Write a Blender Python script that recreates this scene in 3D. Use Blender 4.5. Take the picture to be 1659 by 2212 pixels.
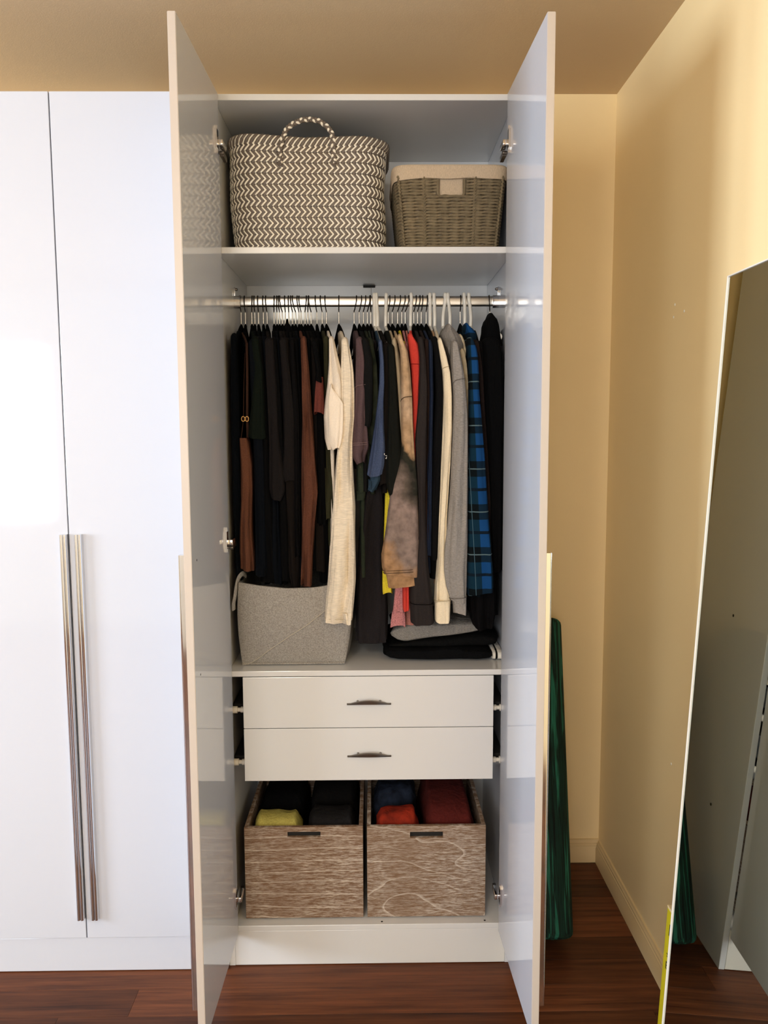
import bpy, bmesh, math, random
from mathutils import Vector, Matrix
random.seed(7)
for o in list(bpy.data.objects): bpy.data.objects.remove(o)
SC = bpy.context.scene
COL = SC.collection
sin, cos, pi = math.sin, math.cos, math.pi

# ------------------------------------------------------------------ camera
FPX, CAM, PITCH, YAW, ROLL = 1719.9, Vector((0.0197, -2.1917, 1.565)), -0.1038, -0.0120, -0.0044
FWD = Vector((-sin(YAW)*cos(PITCH), cos(YAW)*cos(PITCH), sin(PITCH)))
_r = Vector((cos(YAW), sin(YAW), 0)); _u = _r.cross(FWD)
RGT = _r*cos(ROLL) + _u*sin(ROLL); UPV = -_r*sin(ROLL) + _u*cos(ROLL)
cd = bpy.data.cameras.new('camera'); cam = bpy.data.objects.new('camera', cd); COL.objects.link(cam)
cd.sensor_fit = 'VERTICAL'; cd.sensor_height = 24.0; cd.lens = FPX/2212*24.0
cd.clip_start = .02; cd.clip_end = 100
cam.matrix_world = Matrix(((RGT.x, UPV.x, -FWD.x, CAM.x), (RGT.y, UPV.y, -FWD.y, CAM.y), (RGT.z, UPV.z, -FWD.z, CAM.z), (0, 0, 0, 1)))
SC.camera = cam
def at(px, py, y):                       # the point of the depth plane y that the photograph shows at (px, py)
    d = FWD + RGT*((px-829.5)/FPX) - UPV*((py-1106)/FPX)
    return CAM + d*((y-CAM.y)/d.y)

# ------------------------------------------------------------------ light
SC.view_settings.view_transform = 'Standard'; SC.view_settings.look = 'None'
SC.view_settings.gamma = 1; SC.view_settings.use_curve_mapping = False
SC.view_settings.exposure = 0.03
world = bpy.data.worlds.new('sky'); SC.world = world; world.use_nodes = True
bg = world.node_tree.nodes['Background']; bg.inputs[0].default_value = (.72, .83, 1, 1); bg.inputs[1].default_value = 2.0
def area(name, loc, target, sx, sy, power, color):
    l = bpy.data.lights.new(name, 'AREA'); l.shape = 'RECTANGLE'; l.size = sx; l.size_y = sy; l.energy = power; l.color = color
    o = bpy.data.objects.new(name, l); COL.objects.link(o); o.location = loc
    o.rotation_euler = (Vector(target)-Vector(loc)).to_track_quat('-Z', 'Y').to_euler(); return o
ROOM = dict(x0=-4.8, x1=.826, y0=-4.2, y1=.55, z1=2.659)
area('rear_fill_light', (-.75, -4.32, 1.65), (-.75, 0, 1.6), 1.4, 1.5, 50, (1, .97, .92))  # added fill from behind the camera, brightens drawers and plinth
area('window_daylight_left', (-4.92, -2.0, 1.65), (0, -2.0, 1.65), 1.8, 1.5, 225, (.74, .85, 1))
area('window_daylight_far', (-3.02, -4.32, 1.55), (-3.02, 0, 1.55), 1.0, 1.45, 45, (.78, .88, 1))
area('stripe_light', (-4.92, -.31, 1.65), (0, -.31, 1.65), .22, 1.5, 62, (.56, .80, 1))  # added slit of light that throws the bright stripe on the right wall
LAMP = (-.62, -3.0, 2.43)
_l = bpy.data.lights.new('lamp_bulb', 'POINT'); _l.energy = 36; _l.color = (1, .94, .83); _l.shadow_soft_size = .09
_o = bpy.data.objects.new('lamp_bulb', _l); COL.objects.link(_o); _o.location = LAMP

# ------------------------------------------------------------------ helpers
def lin(c): return tuple(((v/255)/12.92 if v/255 <= .04045 else ((v/255+.055)/1.055)**2.4) for v in c)
MATS = {}
def mat(name, rgb, rough=.5, metal=0., spec=.5, coat=0., var=0., vscale=40., bump=0., bscale=200., stretch=(1, 1, 1), rgb2=None, sheen=0.):
    if name in MATS: return MATS[name]
    m = bpy.data.materials.new(name); m.use_nodes = True; nt = m.node_tree; b = nt.nodes['Principled BSDF']
    c = lin(rgb)+(1,); b.inputs['Base Color'].default_value = c
    b.inputs['Roughness'].default_value = rough; b.inputs['Metallic'].default_value = metal
    b.inputs['Specular IOR Level'].default_value = spec; b.inputs['Coat Weight'].default_value = coat; b.inputs['Coat Roughness'].default_value = .05
    b.inputs['Sheen Weight'].default_value = sheen
    tc = nt.nodes.new('ShaderNodeTexCoord'); mp = nt.nodes.new('ShaderNodeMapping'); mp.inputs['Scale'].default_value = stretch
    nt.links.new(tc.outputs['Object'], mp.inputs[0])
    if var or rgb2:
        n = nt.nodes.new('ShaderNodeTexNoise'); n.inputs['Scale'].default_value = vscale; n.inputs['Detail'].default_value = 5
        nt.links.new(mp.outputs[0], n.inputs['Vector'])
        r = nt.nodes.new('ShaderNodeValToRGB'); r.color_ramp.elements[0].position = .35; r.color_ramp.elements[1].position = .65
        c2 = lin(rgb2)+(1,) if rgb2 else tuple(min(1, v*(1+var)) for v in c[:3])+(1,)
        c1 = c if rgb2 else tuple(v*(1-var) for v in c[:3])+(1,)
        r.color_ramp.elements[0].color = c1; r.color_ramp.elements[1].color = c2
        nt.links.new(n.outputs['Fac'], r.inputs[0]); nt.links.new(r.outputs[0], b.inputs['Base Color'])
    if bump:
        n2 = nt.nodes.new('ShaderNodeTexNoise'); n2.inputs['Scale'].default_value = bscale; n2.inputs['Detail'].default_value = 3
        nt.links.new(mp.outputs[0], n2.inputs['Vector'])
        bp = nt.nodes.new('ShaderNodeBump'); bp.inputs['Strength'].default_value = bump; bp.inputs['Distance'].default_value = .002
        nt.links.new(n2.outputs['Fac'], bp.inputs['Height']); nt.links.new(bp.outputs[0], b.inputs['Normal'])
    MATS[name] = m; return m
def cloth(name, rgb, rgb2=None, vs=300, st=(1, 1, 1), var=.12):
    if name in MATS: return MATS[name]
    dark = max(rgb) < 40
    m = mat(name, rgb, .95, spec=.06 if dark else .12, var=var, vscale=vs, bump=.3, bscale=900, stretch=st, rgb2=rgb2, sheen=0)
    nt = m.node_tree; b = nt.nodes['Principled BSDF']; old = b.inputs['Normal'].links[0].from_node
    tc = nt.nodes.new('ShaderNodeTexCoord'); mp = nt.nodes.new('ShaderNodeMapping'); mp.inputs['Scale'].default_value = (1, 1, .22)
    n = nt.nodes.new('ShaderNodeTexNoise'); n.inputs['Scale'].default_value = 42; n.inputs['Detail'].default_value = 2.5; n.inputs['Distortion'].default_value = .6
    nt.links.new(tc.outputs['Object'], mp.inputs[0]); nt.links.new(mp.outputs[0], n.inputs['Vector'])
    bp = nt.nodes.new('ShaderNodeBump'); bp.inputs['Strength'].default_value = .55; bp.inputs['Distance'].default_value = .012
    nt.links.new(n.outputs['Fac'], bp.inputs['Height']); nt.links.new(bp.outputs[0], old.inputs['Normal'])
    return m

class MB:
    def __init__(s): s.v = []; s.f = []; s.m = []; s.mi = 0
    def vert(s, p): s.v.append(tuple(p)); return len(s.v)-1
    def face(s, *i): s.f.append(tuple(i)); s.m.append(s.mi)
    def loft(s, rings, cap0=True, cap1=True, closed=True):
        n = len(rings[0]); b = len(s.v)
        for r in rings: s.v += [tuple(p) for p in r]
        for k in range(len(rings)-1):
            for i in range(n if closed else n-1):
                j = (i+1) % n
                s.face(b+k*n+i, b+k*n+j, b+(k+1)*n+j, b+(k+1)*n+i)
        if closed and cap0: s.face(*[b+i for i in range(n)][::-1])
        if closed and cap1: s.face(*[b+(len(rings)-1)*n+i for i in range(n)])
    def box(s, x0, x1, y0, y1, z0, z1, bev=0.0015, seg=2):
        bm = bmesh.new(); bmesh.ops.create_cube(bm, size=1)
        for v in bm.verts: v.co = Vector(((x0+x1)/2+v.co.x*(x1-x0), (y0+y1)/2+v.co.y*(y1-y0), (z0+z1)/2+v.co.z*(z1-z0)))
        if bev: bmesh.ops.bevel(bm, geom=list(bm.edges), offset=bev, segments=seg, affect='EDGES', profile=.5)
        s.add(bm)
    def add(s, bm):
        bm.verts.ensure_lookup_table(); b = len(s.v); s.v += [tuple(v.co) for v in bm.verts]
        for f in bm.faces: s.face(*[b+v.index for v in f.verts])
        bm.free()
    def tube(s, path, r, n=8, closed=False, flat=None, twist=None):
        P = [Vector(p) for p in path]; N = len(P); rings = []; ref = None
        for i in range(N):
            t = (P[(i+1) % N]-P[i-1]) if closed else (P[min(i+1, N-1)]-P[max(i-1, 0)])
            t.normalize()
            if ref is None:
                a = Vector((0, 0, 1)) if abs(t.z) < .9 else Vector((1, 0, 0)); ref = (a-t*a.dot(t)).normalized()
            else: ref = (ref-t*ref.dot(t)).normalized()
            bi = t.cross(ref); rr = r[i] if isinstance(r, (list, tuple)) else r
            ring = []
            for k in range(n):
                a = 2*pi*k/n; q = rr
                if twist: q = rr*(1+twist[0]*cos(2*a+twist[1]*i))
                ring.append(P[i]+ref*cos(a)*q+bi*sin(a)*q*(flat or 1))
            rings.append(ring)
        if closed: rings.append(rings[0])
        s.loft(rings, not closed, not closed)
    def lathe(s, prof, c, n=32, axis='z'):
        rings = []
        for r, h in prof:
            rings.append([(c[0]+r*cos(2*pi*k/n), c[1]+r*sin(2*pi*k/n), c[2]+h) if axis == 'z' else
                          ((c[0]+h, c[1]+r*cos(2*pi*k/n), c[2]+r*sin(2*pi*k/n)) if axis == 'x' else (c[0]+r*cos(2*pi*k/n), c[1]+h, c[2]-r*sin(2*pi*k/n))) for k in range(n)])
        s.loft(rings)
def wpos(o):
    p = Vector(o.location)
    while o.parent: o = o.parent; p += Vector(o.location)
    return p
def part(name, mb, m, parent=None, smooth=None, label=None, kind=None, loc=None):
    """one mesh object; vertices are given in world coordinates and stored relative to the object's own origin"""
    base = wpos(parent) if parent else Vector((0, 0, 0)); off = Vector(loc) if loc is not None else base
    me = bpy.data.meshes.new(name); me.from_pydata([tuple(Vector(v)-off) for v in mb.v], [], mb.f)
    ms = m if isinstance(m, (list, tuple)) else [m]
    for q in ms: me.materials.append(q)
    if len(ms) > 1: me.polygons.foreach_set('material_index', mb.m)
    bm = bmesh.new(); bm.from_mesh(me); bmesh.ops.recalc_face_normals(bm, faces=bm.faces); bm.to_mesh(me); bm.free()
    if smooth:
        me.polygons.foreach_set('use_smooth', [True]*len(me.polygons)); me.set_sharp_from_angle(angle=math.radians(smooth))
    me.update()
    o = bpy.data.objects.new(name, me); COL.objects.link(o); o.location = off-base
    if parent: o.parent = parent
    if label: o['label'] = label
    if kind: o['kind'] = kind
    return o
def thing(name, loc, label, cat, group=None):
    o = bpy.data.objects.new(name, None); COL.objects.link(o); o.location = loc; o.empty_display_size = .05
    return tag(o, label, cat, group)
def tag(o, label, cat, group=None):
    o['label'] = label; o['category'] = cat
    if group: o['group'] = group
    return o
def bx(name, dims, m, parent=None, bev=.0015, **k):
    mb = MB(); mb.box(*dims, bev); return part(name, mb, m, parent, **k)
def lerp(a, b, t): return a+(b-a)*t
def interp(tab, x):
    if x <= tab[0][0]: return tab[0][1:]
    for p, q in zip(tab, tab[1:]):
        if x <= q[0]:
            t = (x-p[0])/(q[0]-p[0]); return tuple(lerp(a, b, t) for a, b in zip(p[1:], q[1:]))
    return tab[-1][1:]

# ------------------------------------------------------------------ materials
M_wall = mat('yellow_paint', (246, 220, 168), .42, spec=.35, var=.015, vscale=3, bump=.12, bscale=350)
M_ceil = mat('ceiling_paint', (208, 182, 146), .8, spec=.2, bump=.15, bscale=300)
M_white = mat('white_gloss_board', (201, 204, 212), .07, spec=.5, coat=.1)
M_inner = mat('white_board_interior', (216, 216, 215), .16, spec=.5)
M_edge = mat('cream_edge_band', (192, 181, 170), .4)
M_chrome = mat('polished_chrome', (225, 226, 228), .09, metal=1)
M_steel = mat('brushed_steel', (190, 186, 178), .28, metal=1)
M_nickel = mat('satin_nickel', (120, 112, 104), .35, metal=1)
M_trim = mat('cream_trim_paint', (220, 194, 146), .45)
M_dark = mat('dark_hole', (22, 20, 18), .8)
M_black = mat('black_velvet', (7, 7, 7), .97, spec=.04)
M_hook = mat('chrome_dark_reflection', (74, 70, 66), .3, metal=1)  # chrome hooks: their dark reflections are put into the colour
M_wplastic = mat('white_plastic', (232, 226, 214), .35)

def plank_material():
    m = bpy.data.materials.new('dark_wood_plank'); m.use_nodes = True; nt = m.node_tree; b = nt.nodes['Principled BSDF']
    tc = nt.nodes.new('ShaderNodeTexCoord'); oi = nt.nodes.new('ShaderNodeObjectInfo')
    mp = nt.nodes.new('ShaderNodeMapping'); mp.inputs['Scale'].default_value = (1.2, 26, 26)
    nt.links.new(tc.outputs['Object'], mp.inputs[0])
    ad = nt.nodes.new('ShaderNodeVectorMath'); ad.operation = 'ADD'
    sc = nt.nodes.new('ShaderNodeVectorMath'); sc.operation = 'SCALE'; sc.inputs[0].default_value = (37, 11, 5)
    nt.links.new(oi.outputs['Random'], sc.inputs['Scale']); nt.links.new(mp.outputs[0], ad.inputs[0]); nt.links.new(sc.outputs[0], ad.inputs[1])
    n = nt.nodes.new('ShaderNodeTexNoise'); n.inputs['Scale'].default_value = 2.2; n.inputs['Detail'].default_value = 8; n.inputs['Roughness'].default_value = .65
    nt.links.new(ad.outputs[0], n.inputs['Vector'])
    r = nt.nodes.new('ShaderNodeValToRGB'); r.color_ramp.elements[0].position = .3; r.color_ramp.elements[1].position = .72
    r.color_ramp.elements[0].color = lin((60, 31, 18))+(1,); r.color_ramp.elements[1].color = lin((122, 70, 41))+(1,)
    nt.links.new(n.outputs['Fac'], r.inputs[0])
    h = nt.nodes.new('ShaderNodeHueSaturation'); mr = nt.nodes.new('ShaderNodeMapRange'); mr.inputs['To Min'].default_value = .55; mr.inputs['To Max'].default_value = 1.15
    sr = nt.nodes.new('ShaderNodeSeparateColor'); nt.links.new(oi.outputs['Color'], sr.inputs[0]); nt.links.new(sr.outputs[0], mr.inputs[0]); nt.links.new(mr.outputs[0], h.inputs['Value']); nt.links.new(r.outputs[0], h.inputs['Color'])
    nt.links.new(h.outputs[0], b.inputs['Base Color']); b.inputs['Roughness'].default_value = .42; b.inputs['Specular IOR Level'].default_value = .22
    bp = nt.nodes.new('ShaderNodeBump'); bp.inputs['Strength'].default_value = .15; bp.inputs['Distance'].default_value = .002
    nt.links.new(n.outputs['Fac'], bp.inputs['Height']); nt.links.new(bp.outputs[0], b.inputs['Normal'])
    return m
M_plank = plank_material()

# ------------------------------------------------------------------ room shell
X0, X1, Y0, Y1, ZC = ROOM['x0'], ROOM['x1'], ROOM['y0'], ROOM['y1'], ROOM['z1']
def struct(o): o['kind'] = 'structure'; return o
floor = struct(bx('floor', (X0-.1, X1+.1, Y0-.1, Y1+.1, -.12, -.014), mat('subfloor', (60, 34, 22), .7), bev=0))
def planks():
    w = .1045; y = .010+w*5; row = 0
    meshes = {}
    while y > Y0:
        ya, yb = y-w, y; ya = max(ya, Y0); ybc = min(yb, Y1)
        x = X0-((row*0.47) % 1.5)
        if abs(yb+.0945-.0) < .004 or abs(yb+.117) < .03: pass
        xs = [X0]
        off = {6: -.650}.get(row)
        if off is not None:
            q = off
            while q > X0: q -= 1.6
            q += 1.6
        else: q = X0+.35+((row*.617) % 1.0)*1.3
        while q < X1: xs.append(q); q += 1.6
        xs.append(X1)
        for a, b in zip(xs, xs[1:]):
            L = b-a
            if L < .02: continue
            mb = MB(); mb.box(a+.0002, b-.0002, ya+.0002, ybc-.0002, -.014, 0, .0005, 1)
            pk = part('plank', mb, M_plank, floor, loc=((a+b)/2, (ya+ybc)/2, -.007)); tone = random.random()
            if off is not None: tone = .15 if b < -.6 else .75
            if row == 5: tone = .72 if a < 0 else .3
            pk.color = (tone, tone, tone, 1)
        y -= w; row += 1
planks()
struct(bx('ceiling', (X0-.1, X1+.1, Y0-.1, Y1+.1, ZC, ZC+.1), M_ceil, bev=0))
struct(bx('wall_back', (X0-.1, X1+.1, Y1, Y1+.1, -.01, ZC), M_wall, bev=0))
wall_right = struct(bx('wall_right', (X1, X1+.1, Y0-.1, Y1, -.01, ZC), M_wall, bev=0))
M_far = mat('off_white_paint', (226, 220, 208), .6, spec=.2, bump=.12, bscale=350)
def wall_with_hole(name, axis, c0, c1, a0, a1, holes, m):
    mb = MB(); spans = []; p = a0
    for h0, h1, z0, z1 in holes:
        spans += [(p, h0, -.01, ZC), (h0, h1, -.01, z0), (h0, h1, z1, ZC)]; p = h1
    spans.append((p, a1, -.01, ZC))
    for (p, q, r, t) in spans:
        if axis == 'x': mb.box(c0, c1, p, q, r, t, 0)
        else: mb.box(p, q, c0, c1, r, t, 0)
    return struct(part(name, mb, m))
wall_with_hole('wall_rear', 'y', Y0-.1, Y0, X0-.1, X1, [(-3.56, -2.48, .8, 2.27), (-1.5, 0.0, .88, 2.42)], M_far)
wall_with_hole('wall_left', 'x', X0-.1, X0, Y0, Y1, [(-2.95, -1.05, .85, 2.45), (-.47, -.15, .85, 2.45)], M_far)
def window(name, axis, c, h0, h1, z0, z1):
    fr = MB(); t = .05
    def b(p, q, r, s):
        if axis == 'x': fr.box(c-.06, c+.01, p, q, r, s, .002)
        else: fr.box(p, q, c-.06, c+.01, r, s, .002)
    b(h0, h0+t, z0, z1); b(h1-t, h1, z0, z1); b(h0+t, h1-t, z0, z0+t); b(h0+t, h1-t, z1-t, z1)
    if h1-h0 > .6: b((h0+h1)/2-.02, (h0+h1)/2+.02, z0+t, z1-t)
    return struct(part(name, fr, M_trim))
window('fill_window', 'y', Y0, -1.5, 0.0, .88, 2.42)  # unseen opening added to carry the frontal fill
window('window_4', 'y', Y0, -3.56, -2.48, .8, 2.27)
window('window_2', 'x', X0, -2.95, -1.05, .85, 2.45)
window('stripe_window', 'x', X0, -.47, -.15, .85, 2.45)  # unseen narrow opening, made up and shaped for the stripe
def baseboard(name, pts, nrm):
    prof = [(0, 0), (.014, 0), (.014, .055), (.012, .058), (.012, .064), (.0095, .067), (.0095, .073), (.006, .077), (.005, .083), (0, .085)]
    mb = MB()
    rings = [[(p[0]+nrm[0]*d, p[1]+nrm[1]*d, z) for d, z in prof] for p in pts]
    mb.loft(rings)
    return struct(part(name, mb, M_trim, smooth=35))
baseboard('baseboard_back', [(.43, Y1), (X1, Y1)], (0, -1))
baseboard('baseboard_right', [(X1, Y1-.0145), (X1, Y0)], (-1, 0))
for (px, py) in ((1458, 658), (1455, 685), (1478, 672), (1450, 1650)):
    d = FWD + RGT*((px-829.5)/FPX) - UPV*((py-1106)/FPX); p = CAM+d*((X1-CAM.x)/d.x)
    mb = MB(); mb.lathe([(.0005, -.0012), (.003, -.0008), (.004, 0)], p, 8, 'x'); part('paint_chip', mb, M_wplastic, wall_right)

# ------------------------------------------------------------------ wardrobe carcass
HW, T, D = .395, .018, .488
ward = thing('wardrobe', (0, 0, 0), 'tall white glossy double wardrobe with both doors open showing clothes, drawers and crates', 'wardrobe')
ZT = 2.440
for s in (-1, 1):
    sp = bx('side_panel', (min(s*HW, s*(HW+T)), max(s*HW, s*(HW+T)), .001, D+.004, 0, ZT), M_inner if s < 0 else M_white, ward)
    if s > 0:
        for (y, z) in ((.20, 1.93), (.22, 1.02), (.19, .42)):
            mb = MB(); mb.lathe([(.0045, .0002), (.0045, .0008), (.003, .001)], (HW+T, y, z), 10, 'x'); part('screw_hole', mb, M_dark, sp)
bx('top_panel', (-HW, HW, 0, D, ZT-.016, ZT), M_inner, ward)
bx('shelf', (-HW, HW, 0, D, 2.033, 2.050), M_inner, ward)
bx('shelf', (-HW, HW, 0, D, .871, .887), M_inner, ward)
bp = bx('bottom_panel', (-HW, HW, -.001, D, .108, .1245), M_inner, ward)
for px in (825, 1047):
    p = at(px, 1988, .012); mb = MB(); mb.lathe([(.003, 0), (.003, .0006), (.0018, .001)], (p.x, .012, .1245), 10); part('screw_hole', mb, M_dark, bp)
bx('plinth', (-HW, HW, .0, .018, .002, .108), M_inner, ward)
bx('back_panel', (-HW, .0125, D, D+.006, .1, ZT-.003), M_inner, ward, .0005)
bx('back_panel', (.0135, HW, D, D+.006, .1, ZT-.003), M_inner, ward, .0005)
bx('panel_clip', (-.013, .026, D-.012, D, 2.027, 2.033), M_dark, ward, .001, label='small black plastic clip')
def screw_dots(door, pts, x, s):
    for (px, py) in pts:
        dd = FWD + RGT*((px-829.5)/FPX) - UPV*((py-1106)/FPX); p = CAM+dd*((x-CAM.x)/dd.x)
        mb = MB(); mb.lathe([(.0028, 0), (.0028, s*.0006), (.0015, s*.0008)], (x, p.y, p.z), 8, 'x'); part('screw_hole', mb, M_dark, door)
def handle_profile(cx, cy, dx, dy, z0, z1):
    """long bowed bar; (cx,cy) mounting line, (dx,dy) outward"""
    mb = MB(); tx, ty = -dy, dx
    prof = [(-.0095, 0), (-.0095, .012)]+[(-.0048+.0047*cos(q), .0135+.0047*sin(q)) for q in [pi-pi*j/6 for j in range(7)]]+[(.0048+.0047*cos(q), .0135+.0047*sin(q)) for q in [pi-pi*j/6 for j in range(7)]]+[(.0095, .012), (.0095, 0)]
    rings = []
    for k in range(13):
        t = k/12; z = lerp(z0, z1, t)
        rings.append([(cx+tx*a+dx*b, cy+ty*a+dy*b, z) for a, b in prof])
    mb.loft(rings); return mb
def hinge(door, s, z, xin):
    """oblong chrome cup plate on the door's inner face; its arm reaches past the panel edge to a block on the side panel"""
    mb = MB(); bm = bmesh.new(); bmesh.ops.create_cube(bm, size=1)
    for v in bm.verts: v.co = Vector((xin-s*.0025+v.co.x*.0055, -.042+v.co.y*.022, z+v.co.z*.068))
    bmesh.ops.bevel(bm, geom=[e for e in bm.edges if abs(e.verts[0].co.x-e.verts[1].co.x) > .001], offset=.0105, segments=6, affect='EDGES')
    mb.add(bm); h = part('hinge', mb, M_chrome, door)
    def b(nm, xa, xb, y0, y1, z0, z1, m, bev):
        mb = MB(); xs = sorted((xin-s*xa, xin-s*xb)); mb.box(xs[0], xs[1], y0, y1, z0, z1, bev, 3); return part(nm, mb, m, h, smooth=50)
    b('hinge_arm', .004, .0185, -.040, .012, z-.014, z+.0005, M_chrome, .0022)
    b('hinge_mount', .002, .0125, -.002, .050, z-.030, z-.016, M_nickel, .002)
    mb = MB(); mb.lathe([(.0045, 0), (.0055, -s*.004), (.0055, -s*.012), (.003, -s*.013)], (xin-s*.003, -.012, z-.025), 12, 'x'); part('hinge_screw', mb, M_nickel, h, smooth=50)
    return h
def door(s):
    x_h, x_l = (-.3843, -.3921) if s < 0 else (.3753, .3907); L = .4166; th = .018*s
    mb = MB(); z0, z1 = .1017, 2.440
    bm = bmesh.new(); bmesh.ops.create_cube(bm, size=1)
    for v in bm.verts:
        far = v.co.y > 0; out = v.co.x*s > 0
        v.co = Vector(((x_h if far else x_l)+(th if out else 0), -.003 if far else -L, z1 if v.co.z > 0 else z0))
    bmesh.ops.bevel(bm, geom=list(bm.edges), offset=.0012, segments=2, affect='EDGES')
    bm.normal_update()
    mb.v = [tuple(v.co) for v in bm.verts]; bm.verts.ensure_lookup_table()
    for f in bm.faces:
        mb.mi = 1 if abs(f.normal.y) > .5 or abs(f.normal.z) > .5 else 0
        mb.face(*[v.index for v in f.verts])
    bm.free()
    d = part('door', mb, [M_white, M_edge], ward)
    xo = x_l+th
    h = handle_profile(xo, -.386, s, 0, .168, 1.281); part('door_handle', h, M_chrome, d, smooth=50, label='long chrome door handle')
    for z in ((2.312, 1.267, .235) if s < 0 else (2.312, .235)):
        hinge(d, s, z, lerp(x_h, x_l, .1))
    return d
dl = door(-1); dr = door(1)
screw_dots(dl, ((425, 1210), (433, 1457)), -.3915, 1); screw_dots(dr, ((1154, 1205), (1151, 1457)), .3903, -1)

# clothes rail
def oval_bar(mb, x0, x1, cy, cz, ry, rz, n=20):
    rings = []
    for x in (x0, x1):
        ring = []
        for k in range(n):
            a = 2*pi*k/n; ca, sa = cos(a), sin(a); e = .6
            ring.append((x, cy+ry*math.copysign(abs(ca)**e, ca), cz+rz*math.copysign(abs(sa)**e, sa)))
        rings.append(ring)
    mb.loft(rings)
RY, RZ = .241, 1.944
mb = MB(); oval_bar(mb, -HW+.002, HW-.002, RY, RZ, .0075, .0150); rail = part('clothes_rail', mb, M_steel, ward, smooth=50)
for s in (-1, 1):
    mb = MB(); oval_bar(mb, s*HW, s*(HW-.019), RY, RZ-.001, .0125, .0185); xs = sorted((s*HW, s*(HW-.004)))
    mb.box(xs[0], xs[1], RY-.006, RY+.006, RZ+.012, RZ+.042, .001); part('rail_bracket', mb, M_chrome, rail, smooth=50)
    mb = MB(); mb.lathe([(.004, 0), (.004, -s*.005), (.002, -s*.007)], (s*(HW-.004), RY, RZ+.036), 10, 'x'); part('screw', mb, M_nickel, rail, smooth=50)

# drawers
def drawer(z0, z1):
    d = bx('drawer', (-.3555, .3550, 0, .018, z0, z1), M_inner, ward)
    mb = MB()
    for (a, b, c, e, f, g) in ((-.34, -.328, .018, .44, z0+.012, z1-.03), (.328, .34, .018, .44, z0+.012, z1-.03), (-.328, .328, .428, .44, z0+.012, z1-.03), (-.328, .328, .018, .428, z0+.012, z0+.022)):
        mb.box(a, b, c, e, f, g, .001)
    part('drawer_box', mb, M_inner, d)
    zc = (z0+z1)/2; hx = .001
    mb = MB(); rings = []
    for k in range(25):
        t = -1+2*k/24; w = max(0, cos(t*pi/2*1.05)); w = max(0, w-.18)/.82
        x = hx+t*.0625; zz = zc-.004+.0135*w; yy = -.004-.017*w
        th = .0016+.0075*w
        rings.append([(x, yy-.003, zz-th), (x, yy-.004, zz), (x, yy-.002, zz+.0016), (x, yy+.004, zz+.0014), (x, yy+.005, zz-.0004), (x, yy, zz-th*.6)])
    mb.loft(rings)
    for s in (-1, 1):
        mb.lathe([(.0035, -.014), (.0035, .001)], (hx+s*.032, 0, zc+.003), 10, 'y')
    part('drawer_handle', mb, M_nickel, d, smooth=50, label='bowed satin metal drawer handle')
    for s in (-1, 1):
        mb = MB(); xa = s*.3555
        mb.lathe([(.0085, 0), (.0085, s*.012), (.006, s*.013), (.006, s*.021), (.010, s*.022), (.010, s*.038)], (s*.355, .03, z0+.045), 16, 'x')
        part('drawer_spacer', mb, M_wplastic, d, smooth=40)
        mb = MB(); xs = sorted((s*.341, s*.394)); mb.box(xs[0], xs[1], .05, .45, z0+.03, z0+.055, .002); part('drawer_runner', mb, M_dark, d)
drawer(.7200, .8690); drawer(.5640, .7180)

# neighbouring closed wardrobe
ward2 = thing('wardrobe', (-.826, 0, 0), 'tall white glossy double wardrobe with both doors closed, left of the open one', 'wardrobe')
for x in (-.4135-T, -1.239): bx('side_panel', (x, x+T-.0005, .001, D+.004, 0, 2.446), M_white, ward2)
bx('top_panel', (-1.239+T, -.4135-T, 0, D, 2.428, 2.446), M_edge, ward2)
bx('back_panel', (-1.239+T, -.4135-T, D, D+.005, .1, 2.428), M_inner, ward2)
bx('bottom_panel', (-1.239+T, -.4135-T, .0, D, .09, .108), M_inner, ward2)
bx('plinth', (-1.239, -.4140, -.016, .001, .002, .104), M_white, ward2)
for (a, b, hxp) in ((-1.222, -.8195, -.8225-.0035), (-.8165, -.4150, -.8165+.0135)):
    d = bx('door', (a, b, -.0205, -.0015, .1065, 2.438), M_white, ward2, .0012)
    h = handle_profile(hxp+(-.0025 if a < -1 else .0150), -.0205, 0, -1, .170, 1.283); part('door_handle', h, M_chrome, d, smooth=50, label='long chrome door handle')


# ------------------------------------------------------------------ hangers and garments
BLACK_H = [(521,519),(530,528),(544,545),(550.5,549),(558.5,557),(569,568),(577,574),(592,592.5),(598.5,598),(604,601.5),(610,604.5),(616.5,615),
 (624,623),(632,628),(638.5,632),(646,642),(650.5,646),(659,662),(665,666),(672,667),(684.5,681),(696,692),(705,702),(732,732),(765,770),(776,781),
 (785,790),(793.5,799),(801,800),('w',809,808),('w',815.5,813),('w',833,834),(838.5,842),(847.5,853),(859,865),(868,875),(875.5,883),('w',887,888),
 (894,899),(902,907),(910,913),(920.6,923),('w',929,928),('w',939,937),('w',957,961),('w',972,967),(994,995),('w',1004,1002),('w',1017,1012),(1058,1056)]
ORD = ['first','second','third','fourth','fifth','sixth','seventh','eighth','ninth','tenth','eleventh','twelfth','thirteenth','fourteenth','fifteenth','sixteenth','seventeenth','eighteenth','nineteenth']
TENS = {2: 'twenty', 3: 'thirty', 4: 'forty', 5: 'fifty'}
def ordinal(n):
    if n <= 19: return ORD[n-1]
    t, u = divmod(n, 10); w = TENS[t]
    return (w[:-1]+'ieth') if u == 0 else w+'-'+ORD[u-1]
HX = [at(h[-2], 690, RY).x for h in BLACK_H]
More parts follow.
